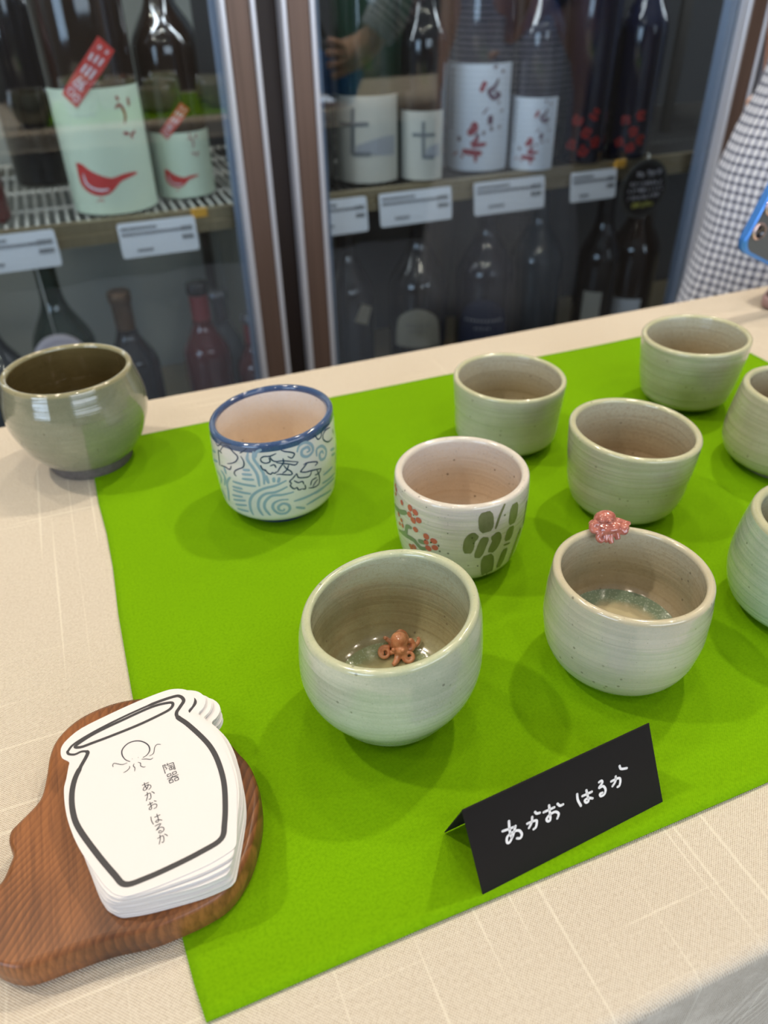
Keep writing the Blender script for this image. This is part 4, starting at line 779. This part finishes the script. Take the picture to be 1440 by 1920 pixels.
# bird bottles
def bird_label(t, r, sf, sc, hl):
    lb = label_patch(t, 'label', sf, -r*1.62, r*1.62, .0035*sc, hl, LAB['mint'])
    f = sf(.0005); vs, fs = [], []; between([(a*sc/1000, b*sc/1000) for a, b in BIRDU], [(a*sc/1000, b*sc/1000) for a, b in BIRDL], f, vs, fs, 44, 4); obj('printed_bird', mesh('printed_bird', vs, fs), redp, lb, True)
    prints(t, 'printed_belly', sf, [(BELLY, 3.0)], whp, .0007, sc, parent=lb)
    prints(t, 'printed_feet', sf, [(q, .8) for q in FEET], redp, .0006, sc, parent=lb)
    prints(t, 'printed_writing', sf, [(q, 4.0 if len(q) == 2 else 3.4) for q in REDT], redd, .0006, sc, parent=lb)
    # red strip sticker stuck diagonally over the label and shoulder
    P = [Vector((a*sc/1000, b*sc/1000)) for a, b in STRIP]; g = sf(.0009); vs, fs = [], []
    m_ = 16
    for i in range(m_+1):
        for j in range(9):
            a = P[0].lerp(P[3], i/m_); b = P[1].lerp(P[2], i/m_); q = a.lerp(b, j/8); vs.append(g(q.x, q.y))
    fs = [(i*9+j, (i+1)*9+j, (i+1)*9+j+1, i*9+j+1) for i in range(m_) for j in range(8)]
    st = obj('red_strip_sticker', mesh('red_strip_sticker', vs, fs), Mat('red_sticker', S(190, 58, 52), .4).m, t, True)
    prints(t, 'printed_writing', sf, [(q, 2.6 if i < 6 else 1.3) for i, q in enumerate(STRIPW)], whp, .0011, sc, taper=False, parent=st)
t, r, sf, _ = bottle(.0650, 1.1863, ZS, .0560, .405, 'brown', None, 'large dark brown bottle with a pale mint label and red bird')
bird_label(t, .0565, sf, 1.0, .1525)
t, r, sf, _ = bottle(.1689, 1.2273, ZS, .0430, .305, 'brown', None, 'small dark brown bottle with the red bird label, right of the large one')
bird_label(t, .0433, sf, .60, .0870)
t, r, sf, _ = bottle(-.1100, 1.1830, ZS, .0370, .300, 'red', None, 'dark red bottle cut by the left edge, on the shelf'); prints(t, 'label', sf, [([(30, 62)], 22)], LAB['white'], .0004)
t, r, sf, _ = bottle(-.235, 1.19, ZS, .0420, .300, 'black', None, 'black bottle left of the dark red bottle on the shelf')
# character-seven bottles
def seven(t, r, sf, hl, strokes, mount, w, wr):
    lb = label_patch(t, 'label', sf, -r*1.5, r*wr, .004, hl, LAB['grey'])
    prints(t, 'printed_mountain', sf, [], gp2, .0005, parent=lb) if False else None
    f = sf(.0005); vs, fs = [], []; between([(a/1000, b/1000) for a, b in mount[0]], [(a/1000, b/1000) for a, b in mount[1]], f, vs, fs, 24, 3); obj('printed_mountain', mesh('printed_mountain', vs, fs), gp2, lb, True)
    prints(t, 'printed_character', sf, [(q, w) for q in strokes], gp, .0007, taper=False, parent=lb)
t, r, sf, _ = bottle(.4447, 1.1869, ZS, .0480, .400, 'green', None, 'large bottle with a wide off-white label bearing a grey cross-like character'); seven(t, r, sf, .1200, SBS, SBM, 6.0, 1.15)
t, r, sf, _ = bottle(.5215, 1.1550, ZS, .0330, .295, 'black', None, 'small bottle with a narrow off-white label and grey cross-like character'); seven(t, r, sf, .0975, SSS, SSM, 4.4, 1.1)
# plum-blossom bottles
def plum(t, r, sf, sc, hl):
    lb = label_patch(t, 'label', sf, -r*1.6, r*1.12, .003*sc, hl, LAB['white'])
    q = .17*1.0
    prints(t, 'printed_writing', sf, [(p, w_*.17) for p, w_, c_ in KB if not c_], purp, .0006, sc, parent=lb)
    prints(t, 'printed_blossom', sf, [(p, w_*.18) for p, w_, c_ in KB if c_], redd, .0008, sc, parent=lb)
    col = [([(-52, 140-i*7), (-46, 140.4-i*7)], 3.2) for i in range(12)]
    prints(t, 'printed_fine_text', sf, col, gp, .0006, sc, taper=False, k=2, parent=lb)
t, r, sf, _ = bottle(.6348, 1.1905, ZS, .0500, .400, 'blue', None, 'large navy bottle with a white label of crimson plum blossom writing'); plum(t, r, sf, 1.0, .1500)
t, r, sf, _ = bottle(.7110, 1.1480, ZS, .0355, .300, 'blue', None, 'small navy bottle with the same plum blossom label, right of the large one'); plum(t, r, sf, .68, .1040)
# navy bottles with red blossoms, no paper label
def blossoms(t, sf, sc, seed):
    rn = random.Random(seed); P_ = []
    for cx, cz in ((-8, 66), (8, 48), (-14, 30), (18, 74), (6, 22), (24, 34)):
        for k in range(5): a = 2*PI*k/5+rn.random(); P_.append(([(cx+5.5*math.cos(a), cz+5.5*math.sin(a))], 7.5))
    prints(t, 'printed_blossom', sf, P_, plain('red_blossom_print', (150, 36, 34), .4), .0004, sc)
t, r, sf, _ = bottle(.8060, 1.1560, ZS, .0400, .400, 'blue', None, 'navy bottle printed with red blossoms, directly right of the plum blossom pair'); blossoms(t, sf, 1.0, 1)
t, r, sf, _ = bottle(.8950, 1.1500, ZS, .0360, .300, 'blue', None, 'slim navy bottle with red blossoms, above the round black sign'); blossoms(t, sf, .9, 2)
t, r, sf, _ = bottle(.3560, 1.1760, ZS, .0300, .290, 'black', None, 'black bottle with white brush script beside the door frame')
prints(t, 'printed_brush_script', sf, [([(-14, 110), (-4, 122), (6, 100)], 4), ([(-12, 92), (4, 96), (10, 84)], 4), ([(-8, 78), (6, 66), (-6, 56)], 4), ([(0, 40), (8, 34)], 3), ([(10, 116), (16, 98)], 3)], whp, .0004)
for x, y, g, lb in ((-.02, 1.40, 'black', 'dark bottle in the second row behind the large bird bottle'), (.20, 1.42, 'smoke', 'smoky bottle in the second row behind the small bird bottle'), (.56, 1.36, 'green', 'dark green bottle behind the two off-white labelled bottles'),
                    (.70, 1.34, 'black', 'dark bottle behind the large plum blossom bottle'), (.83, 1.32, 'black', 'dark bottle behind the navy blossom bottles'), (1.20, 1.25, 'black', 'dark bottle behind the right door frame')):
    bottle(x, y, ZS, .046, .390 if g != 'smoke' else .31, g, None, lb)
# lower shelf
fo = Mat('bronze_neck_foil', S(120, 92, 66), .35, metal=.6).m; wcap = plain('white_bottle_cap', (222, 214, 226), .35); rfo = plain('red_neck_sleeve', (150, 58, 60), .4); sfo = Mat('silver_neck_foil', S(150, 154, 164), .25, metal=.8).m
LOWB = [(-.053, 1.20, .046, .375, 'green', None, None, 'dark green bottle on the lower shelf under the leftmost price card'),
        (.0400, 1.19, .040, .300, 'black', fo, fo, 'bottle with a bronze foil neck on the lower shelf'),
        (.1560, 1.19, .038, .296, 'red', BM['black'], rfo, 'dark red bottle with a black cap on the lower shelf'),
        (.1960, 1.258, .034, .255, 'grey', sfo, sfo, 'grey bottle with silver foil beside the dark red bottle'),
        (.2340, 1.185, .034, .235, 'red', sfo, rfo, 'red-sleeved bottle with a silver top, next to the door frame'),
        (-.15, 1.18, .045, .330, 'smoke', None, None, 'smoky bottle on the lower shelf at the left edge'),
        (.4050, 1.20, .045, .390, 'black', None, None, 'black bottle on the lower shelf beside the centre frame'),
        (.5250, 1.175, .050, .400, 'black', None, None, 'black bottle with a beige arched shoulder label'),
        (.6600, 1.185, .052, .400, 'blue', None, None, 'navy bottle with an arched navy label and pale lettering'),
        (.7850, 1.22, .050, .395, 'smoke', None, None, 'smoky dark bottle in the middle of the lower shelf'),
        (.9000, 1.185, .040, .385, 'black', None, None, 'slim dark bottle with a pale paper label on the lower shelf'),
        (.9900, 1.20, .046, .390, 'brown', None, None, 'dark brown bottle with a white band label at the lower right')]
for x, y, r_, h_, g, cm, nf, lb in LOWB:
    t, r, sf, sf2 = bottle(x, y, ZL, r_, h_, g, None, lb, capmat=cm, neckfoil=nf)
    if 'beige arched' in lb:
        f = sf2(.0006); vs, fs = [], []; between([(-.042, .165), (-.036, .197), (-.018, .214), (0, .219), (.018, .214), (.036, .197), (.042, .165)], [(-.042, .150), (-.03, .150), (0, .150), (.03, .150), (.042, .150)], f, vs, fs, 30, 6)
        l_ = obj('shoulder_label', mesh('shoulder_label', vs, fs), LAB['dim'], t, True); prints(t, 'printed_writing', sf2, [([(-20+5*i, 190), (-17+5*i, 190)], 2.6) for i in range(9)]+[([(-14+5*i, 180), (-11+5*i, 180)], 2.4) for i in range(6)], gp, .0009, taper=False, k=2, parent=l_)
    if 'arched navy' in lb:
        f = sf2(.0006); vs, fs = [], []; between([(-.048, .15), (-.04, .185), (-.018, .206), (0, .212), (.018, .206), (.04, .185), (.048, .15)], [(-.048, .125), (-.03, .125), (0, .125), (.03, .125), (.048, .125)], f, vs, fs, 30, 6)
        l_ = obj('shoulder_label', mesh('shoulder_label', vs, fs), LAB['dblue'], t, True); prints(t, 'printed_writing', sf2, [([(-32+6.4*i, 172+.02*0), (-29+6.4*i, 175)], 2.6) for i in range(11)]+[([(-14+6*i, 158), (-11+6*i, 160)], 2.2) for i in range(5)], whp, .0009, taper=False, k=2, parent=l_)
    if 'pale paper' in lb: label_patch(t, 'label', sf, -.02, .014, .04, .185, LAB['grey'])
    if 'white band' in lb: label_patch(t, 'label', sf, -.04, .03, .03, .155, LAB['white'])
    if 'beside the centre' in lb: prints(t, 'slanted_label', sf2, [([(22, 200), (36, 228)], 26)], LAB['dim'], .0008, taper=False)
# white round cap showing above the dark bowl
t = thing('round_tag', (-.0590, 1.1290, -.2160), 'white round tag hanging in front of the lower bottles, above the olive bowl', 'tag', rz=math.atan2(1.13, -.059)-PI/2)
mbd = MB().lathe([(.0005, 0), (.034, 0), (.037, .002), (.037, .007), (.034, .009), (.0005, .009)], n=48); o = mbd.build('white_disc', wcap, t, True); o.rotation_euler = (R(90), 0, 0)
MB().lathe([(.027, .0088), (.029, .0098), (.031, .0088)], n=48, cap=False).build('raised_ring', plain('pale_lilac_plastic', (206, 196, 214), .4), o, True)
MB().tube([(0, .002, .030), (0, .004, .148)], .0012, 8).build('hanging_wire', rodm, t, True)

# ================================================================ price cards on the shelf rail, painted amber reflections, round sign
def price_card(x0, x1, zt, tilt, label, seed, hh=.046):
    w_ = x1-x0; t = thing('price_card', ((x0+x1)/2, YG+.027, zt), label, 'price card', 'price cards along the shelf rail')
    rn = random.Random(seed); m = MB().box(-w_/2, w_/2, 0, .0016, -hh, 0); L = smooth_line([(-w_/2, 0), (w_/2, 0)], 1)
    vs = []; r_ = .004; P_ = []
    for cx, cz, a0 in ((w_/2-r_, -r_, 0), (-w_/2+r_, -r_, 90), (-w_/2+r_, -hh+r_, 180), (w_/2-r_, -hh+r_, 270)):
        for k in range(5): a = R(a0+22.5*k); P_.append((cx+r_*math.cos(a), cz+r_*math.sin(a)))
    n = len(P_); me = mesh('card', [(a, .0, b) for a, b in P_]+[(a, .0014, b) for a, b in P_], [tuple(range(n)), tuple(range(2*n-1, n-1, -1))]+[(i, n+i, n+(i+1) % n, (i+1) % n) for i in range(n)])
    c = obj('card', me, tagm, t)
    def rows(name, lst, mat):
        m = MB()
        for a, b, z0, z1 in lst: m.box(a, b, -.0004, .0002, z0, z1)
        m.build(name, mat, c)
    rows_ = []
    for z, x_, e in ((-.006, -w_*.46, -w_*.02), (-.013, -w_*.46, w_*.30), (-.0345, -w_*.30, -w_*.10)):
        while x_ < e: g_ = .0018+.0022*rn.random(); rows_.append((x_, x_+g_, z-.0038, z)); x_ += g_+.0007
    rows('printed_text', rows_, tagink)
    bars = []
    for z in (-.0115, -.0225):
        x_ = w_*.30
        while x_ < w_*.45: g_ = .0006+.0009*rn.random(); bars.append((x_, x_+g_, z-.006, z)); x_ += g_+.0006
    rows('printed_barcode', bars, tagdark)
    t.rotation_euler = (R(tilt), 0, 0); return t
price_card(-.145, -.0245, -.0335, -8, 'white price card at the left edge, under the dark red bottle', 1)
price_card(.0539, .1580, -.0370, -8, 'white price card below the large bird bottle', 2, .045)
price_card(.3200, .4110, -.0380, -8, 'white price card partly hidden by the centre door frame', 3, .049)
price_card(.4310, .5500, -.0380, -8, 'white price card below the two off-white labelled bottles', 4, .047)
price_card(.5890, .7150, -.0382, -8, 'white price card below the plum blossom bottles', 5, .048)
price_card(.7640, .8520, -.0400, -8, 'white price card just left of the round black sign', 6, .045)
amb = Mat('amber_glint', S(236, 176, 72), .2, coat=.6).m  # amber blocks stand in for warm reflections on the shelf rail
for x, l_ in ((.1660, 'painted amber reflection on the rail, right of the bird bottle price card'), (.8590, 'painted amber reflection on the rail beside the round black sign')):
    o = MB().box(-.011, .011, -.003, .003, -.0055, .0055, .002).build('rail_glint', amb); o.location = (x, YG+.030, ZS-.0015); tag(o, l_, 'glint')
t = thing('round_sign', (.9060, YG+.018, -.0765), 'round black handwritten sign hanging at the end of the shelf rail', 'sign', rz=R(0))
o = MB().lathe([(.0005, -.0008), (.047, -.0008), (.047, .0008), (.0005, .0008)], n=56).build('sleeve', plain('grey_clear_sleeve', (84, 84, 82), .2), t); o.rotation_euler = (R(90), 0, 0)
o = MB().lathe([(.0005, .0008), (.0415, .0008), (.0415, .0018), (.0005, .0018)], n=56).build('black_disc', plain('black_sign_board', (22, 20, 22), .5), t); o.rotation_euler = (R(90), 0, 0)
def signrow(name, z, x0, x1, h_, mat, seed, w=.0013):
    rn = random.Random(seed); vs, fs = [], []; f = lambda a, b: (a, -.0021, b); x_ = x0
    while x_ < x1:
        g_ = h_*(.8+.3*rn.random())
        for _ in range(3):
            p = [(x_+g_*rn.random(), z+h_*(rn.random()-.5)) for _ in range(3)]; ribbon(p, w, f, vs=vs, fs=fs, k=3, taper=False)
        x_ += g_*1.12
    obj(name, mesh(name, vs, fs), mat, t)
signrow('white_lettering', .0245, -.020, .020, .010, whp, 1, .0022); signrow('white_lettering', .0095, -.032, .032, .0070, whp, 2, .0014); signrow('white_lettering', -.0010, -.034, .034, .0068, whp, 3, .0014); signrow('white_lettering', -.0120, -.032, .032, .0068, whp, 4, .0014)
signrow('yellow_lettering', -.0245, -.022, .022, .0085, yelp, 5, .0024)
MB().tube([(0, 0, .044), (.004, .006, .052), (.010, .016, .050)], .0012, 8).build('hanging_wire', rodm, t, True)

# ================================================================ customer in gingham beside the refrigerator
skinM = Mat('skin', S(222, 176, 150), .5, spec=.4); skinM.set('Subsurface Weight', .08); skinM.set('Subsurface Radius', (.01, .004, .002)); skinM = skinM.m
per = thing('person', (.86, .68, -TZ), 'person in a black and white gingham shirt-dress, cut by the right edge, holding a phone', 'person')
PO = Vector((.86, .68, -TZ))
def skinned(name, J, E, mat, parent, sub=2):
    me = bpy.data.meshes.new(name); me.from_pydata([Vector(j[0])-PO for j in J], E, []); o = bpy.data.objects.new(name, me); COL.objects.link(o)
    sk = o.modifiers.new('s', 'SKIN'); ly = me.skin_vertices[0] if me.skin_vertices else None
    if ly is None:
        bpy.context.view_layer.update()
        bm_ = bmesh.new(); bm_.from_mesh(me); bm_.verts.layers.skin.verify(); bm_.to_mesh(me); bm_.free(); ly = me.skin_vertices[0]
    for i, j in enumerate(J): ly.data[i].radius = (j[1], j[2] if len(j) > 2 else j[1])
    ly.data[0].use_root = True
    s = o.modifiers.new('d', 'SUBSURF'); s.levels = sub; s.render_levels = sub
    dg = bpy.context.evaluated_depsgraph_get(); m2 = bpy.data.meshes.new_from_object(o.evaluated_get(dg)); bpy.data.objects.remove(o)
    return obj(name, m2, mat, parent, True)
J, E = [], []
def j(p, r_, r2=None, to=None):
    J.append((p, r_, r2 or r_)); i = len(J)-1
    if to is not None: E.append((to, i))
    return i
pel = j((.86, .68, .14), .105, .14); wa = j((.86, .68, .28), .09, .12, pel); ch = j((.86, .68, .44), .10, .145, wa); nb = j((.86, .68, .60), .06, .07, ch); nk = j((.855, .675, .66), .048, .05, nb); hd0 = j((.85, .665, .72), .062, .066, nk); hd1 = j((.845, .66, .79), .078, .085, hd0); hd2 = j((.85, .665, .86), .06, .065, hd1)
for sgn, hx, hy in ((-1, .80, .63), (1, .92, .73)):
    hp = j((hx, hy, .08), .085, None, pel); kn = j((hx-.01, hy-.01, -.30), .055, None, hp); an = j((hx, hy+.01, -.66), .035, None, kn); to_ = j((hx-.08, hy-.08, -.715), .03, .028, an)
sh1 = j((.745, .60, .57), .05, None, ch); el1 = j((.765, .50, .27), .038, None, sh1); wr1 = j((.640, .475, .105), .026, None, el1)
pl1 = j((.600, .470, .085), .022, .030, wr1)
for k, (dx, dy, dz) in enumerate(((-.055, .018, .030), (-.060, .020, .010), (-.058, .020, -.010), (-.048, .018, -.028))):
    a = j((.598+dx*.45, .468+dy, .085+dz*.9), .0088, None, pl1); j((.598+dx*.9, .470+dy*.6, .085+dz*1.1), .0078, None, a)
a = j((.590, .452, .106), .0105, None, pl1); j((.560, .450, .112), .009, None, a)
sh2 = j((.975, .76, .57), .05, None, ch); el2 = j((.94, .85, .33), .038, None, sh2); wr2 = j((.842, .79, .175), .025, None, el2); pl2 = j((.812, .765, .130), .024, .03, wr2)
for k, (dx, dy, dz) in enumerate(((-.035, .006, -.030), (-.030, .000, -.050), (-.018, -.004, -.055), (-.006, -.006, -.050))):
    a = j((.812+dx*.7, .763+dy, .122+dz*.5), .0085, None, pl2); j((.808+dx*(1.45 if k == 0 else 1), .760+dy, .117+dz*.6), .0076, None, a)
a = j((.800, .745, .145), .010, None, pl2); j((.788, .735, .128), .009, None, a)
body = skinned('body', J, E, skinM, per)
# head details
hair = plain('black_hair', (28, 24, 24), .45)
hm = MB(); hm.lathe([(.094*math.cos(R(a)), .108*math.sin(R(a))) for a in range(-35, 91, 9)], (.858, .674, .800), 32); vv = [Vector(v)-PO for v in hm.v]
o = obj('hair', mesh('hair', vv, hm.f), hair, per, True)
fdir = Vector((-.76, -.65, 0)); fs_ = Vector((.65, -.76, 0)); hc_ = Vector((.845, .66, .785))
ey = MB()
for s_ in (-1, 1): ey.lathe([(.011*math.cos(R(a)), .011*math.sin(R(a))) for a in range(-88, 89, 22)], hc_+fdir*.078+fs_*.031*s_-PO, 14)
ey.build('eyes', plain('dark_eyes', (40, 30, 26), .2), per, True)
MB().tube([hc_+fdir*.080+Vector((0, 0, .012))-PO, hc_+fdir*.100+Vector((0, 0, -.018))-PO, hc_+fdir*.084+Vector((0, 0, -.024))-PO], [.007, .011, .008], 10).build('nose', skinM, per, True)
MB().tube([hc_+fdir*.082+fs_*-.02+Vector((0, 0, -.046))-PO, hc_+fdir*.088+Vector((0, 0, -.048))-PO, hc_+fdir*.082+fs_*.02+Vector((0, 0, -.046))-PO], [.003, .006, .003], 8).build('mouth', plain('lips', (180, 96, 90), .4), per, True)
# gingham shirt-dress: flared skirt and bodice, with sleeves
def gingham():
    M = Mat('gingham_cotton', (1, 1, 1, 1), .85, spec=.2); uv = M.n('ShaderNodeTexCoord').outputs['UV']; x, y, z_ = M.sep(uv); p = .0094
    def stripe(c):
        q = M.math('PINGPONG', M.math('DIVIDE', c, p), .5); return M.ramp(q, ((.13, BW[0]), (.20, BW[1])))
    a, b = stripe(x), stripe(y); s_ = M.math('ADD', M.math('MULTIPLY', a, .5), M.math('MULTIPLY', b, .5))
    M.color(M.ramp(s_, ((.0, S(24, 26, 34)), (.5, S(158, 162, 182)), (1, S(246, 247, 252))))); return M.m
ging = gingham()
def loft(name, rings, mat, n=96):
    # cross-section: a rounded rectangle turned so that its broad flat side faces along fd
    vs, fs, uv = [], [], []; vlen = 0; prev = None; th0 = math.atan2(-.68, -.86)+PI/2
    arc = [0]; P_ = []
    for i in range(n+1):
        a = 2*PI*i/n; c_, s_ = math.cos(a), math.sin(a); P_.append((math.copysign(abs(c_)**.55, c_), .86*math.copysign(abs(s_)**.55, s_)))
    for p, q in zip(P_, P_[1:]): arc.append(arc[-1]+.150*math.hypot(q[0]-p[0], q[1]-p[1]))
    for k, (c, rx, ry, rot, f) in enumerate(rings):
        c = Vector(c)
        if prev is not None: vlen += (c-prev).length
        prev = c
        for i in range(n+1):
            a = 2*PI*i/n; q = 1+f*math.sin(a*7+k*.2)+f*.5*math.sin(a*13+1); x_, y_ = P_[i][0]*rx*q, P_[i][1]*ry*q
            vs.append(c+Vector((x_*math.cos(th0)-y_*math.sin(th0), x_*math.sin(th0)+y_*math.cos(th0), 0))-PO); uv.append((arc[i], vlen))
    for k in range(len(rings)-1):
        for i in range(n): b = k*(n+1)+i; fs.append((b, b+1, b+n+2, b+n+1))
    me = mesh(name, vs, fs); ul = me.uv_layers.new(name='UVMap')
    for lp in me.loops: ul.data[lp.index].uv = uv[lp.vertex_index]
    o = obj(name, me, mat, per, True); md = o.modifiers.new('t', 'SOLIDIFY'); md.thickness = .0015; return o
C_ = (.86, .68)
rg = [((*C_, z_), rr, rr*1.0, 0, f) for z_, rr, f in ((-.42, .20, .05), (-.32, .19, .045), (-.22, .175, .035), (-.12, .160, .02), (-.07, .154, .012), (-.017, .149, .008), (.037, .147, .006), (.08, .137, .006), (.126, .122, .006), (.17, .116, .004), (.24, .118, .003), (.32, .128, .002), (.42, .138, 0), (.50, .135, 0), (.56, .115, 0), (.60, .08, 0), (.62, .064, 0))]
loft('gingham_dress', rg, ging)
def sleeve(name, pts, rad):
    m = MB(); L = smooth_line(pts, 5); n_ = len(L); m.tube(L, [rad[0]+(rad[1]-rad[0])*i/(n_-1) for i in range(n_)], 28); me = mesh(name, [Vector(v)-PO for v in m.v], m.f[:-2])
    ul = me.uv_layers.new(name='UVMap')
    for lp in me.loops:
        vi = lp.vertex_index; ul.data[lp.index].uv = ((vi % 28)/28*.25, (vi//28)*.012)
    return obj(name, me, ging, per, True)
sleeve('sleeve', [(.80, .63, .56), (.745, .595, .52), (.762, .51, .30), (.700, .487, .185), (.655, .478, .125)], (.068, .036)); sleeve('sleeve', [(.93, .73, .56), (.975, .765, .52), (.945, .850, .34), (.868, .808, .215)], (.068, .040))
m = MB().tube([(.866, .806, .212), (.852, .797, .190)], .0330, 20); o = obj('black_cuff', mesh('black_cuff', [Vector(v)-PO for v in m.v], m.f), plain('black_watch_band', (20, 20, 22), .5), per, True)
shoe = MB()
for hx, hy in ((.80, .63), (.92, .73)): shoe.tube([Vector((hx+.02, hy+.03, -.700))-PO, Vector((hx-.05, hy-.04, -.705))-PO, Vector((hx-.12, hy-.11, -.712))-PO], [.036, .040, .026], 14)
shoe.build('shoes', plain('black_shoe_leather', (24, 22, 22), .4), per, True)

# phones
def phone(name, L_, W_, T_, frame, back, label, cat, rr=.011):
    t = thing(name, (0, 0, 0), label, cat); n = 8; P_ = []
    for cx, cy, a0 in ((L_-rr, W_-rr, 0), (rr, W_-rr, 90), (rr, rr, 180), (L_-rr, rr, 270)):
        for k in range(n+1): a = R(a0+90*k/n); P_.append((cx+rr*math.cos(a), cy+rr*math.sin(a)))
    m = len(P_); c0 = (L_/2, W_/2)
    def ringz(s_, z): return [(c0[0]+(p[0]-c0[0])*(1-2*s_/L_), c0[1]+(p[1]-c0[1])*(1-2*s_/W_), z) for p in P_]
    vs = []
    for s_, z in ((.0012, 0), (0, .0012), (0, T_-.0012), (.0012, T_)): vs += ringz(s_, z)
    fs = [(j_*m+i, j_*m+(i+1) % m, (j_+1)*m+(i+1) % m, (j_+1)*m+i) for j_ in range(3) for i in range(m)]+[tuple(range(m-1, -1, -1)), tuple(3*m+i for i in range(m))]
    obj('frame', mesh('frame', vs, fs), frame, t, True)
    vs = ringz(.0022, T_)+ringz(.0026, T_+.0004); fs = [(i, (i+1) % m, m+(i+1) % m, m+i) for i in range(m)]+[tuple(m+i for i in range(m))]
    obj('glass_face', mesh('glass_face', vs, fs), back, t); return t
ph = phone('smartphone', .145, .071, .0078, Mat('blue_phone_frame', S(84, 148, 232), .25, metal=.4).m, Mat('slate_phone_back', S(70, 80, 88), .25, coat=.5).m, 'blue-framed smartphone held up by the person at the right edge', 'phone')
lens_r = Mat('lens_ring_metal', S(226, 196, 190), .2, metal=.7).m; lens_g = Mat('lens_glass', S(28, 26, 34), .05, coat=1).m
for lx, ly in ((.0080, .0175), (.0080, .0360), (.0235, .0270)):
    o = MB().lathe([(.0001, 0), (.0062, 0), (.0066, .001), (.0062, .0019), (.0050, .0021)], (lx, ly, .0080), 28, False).build('camera_ring', lens_r, ph, True)
    MB().lathe([(.0001, .0016), (.0048, .0016), (.0050, .0021)], (lx, ly, .0080), 24, False).build('lens', lens_g, o, True)
ux = Vector((.42, .06, .906)).normalized(); vx = Vector((.9, 0, -.436)); vx = (vx-ux*vx.dot(ux)).normalized(); wx = ux.cross(vx)
if wx.y > 0: # the back, with its lens, must face the table
    pass
mt = Matrix((ux, vx, ux.cross(vx))).transposed()
if ux.cross(vx).y > 0: mt = Matrix((vx, ux, vx.cross(ux))).transposed()
ph.matrix_world = Matrix.Translation((.4735, .46, .0545)) @ mt.to_4x4()
p2 = phone('smartphone', .13, .068, .0085, Mat('mauve_phone_case', S(158, 128, 128), .5).m, Mat('dark_phone_screen', S(38, 34, 34), .1).m, 'mauve-cased dark smartphone lying on the cream cloth at the right edge', 'phone', .010)
p2.location = (.5165, .459, .0002); p2.rotation_euler = (0, 0, R(-56))

# ---------------------------------------------------------------- lift everything that stands on the table top level
for o in bpy.data.objects:
    if o.parent is None and o.type in ('MESH', 'EMPTY'): o.location.z += TZ
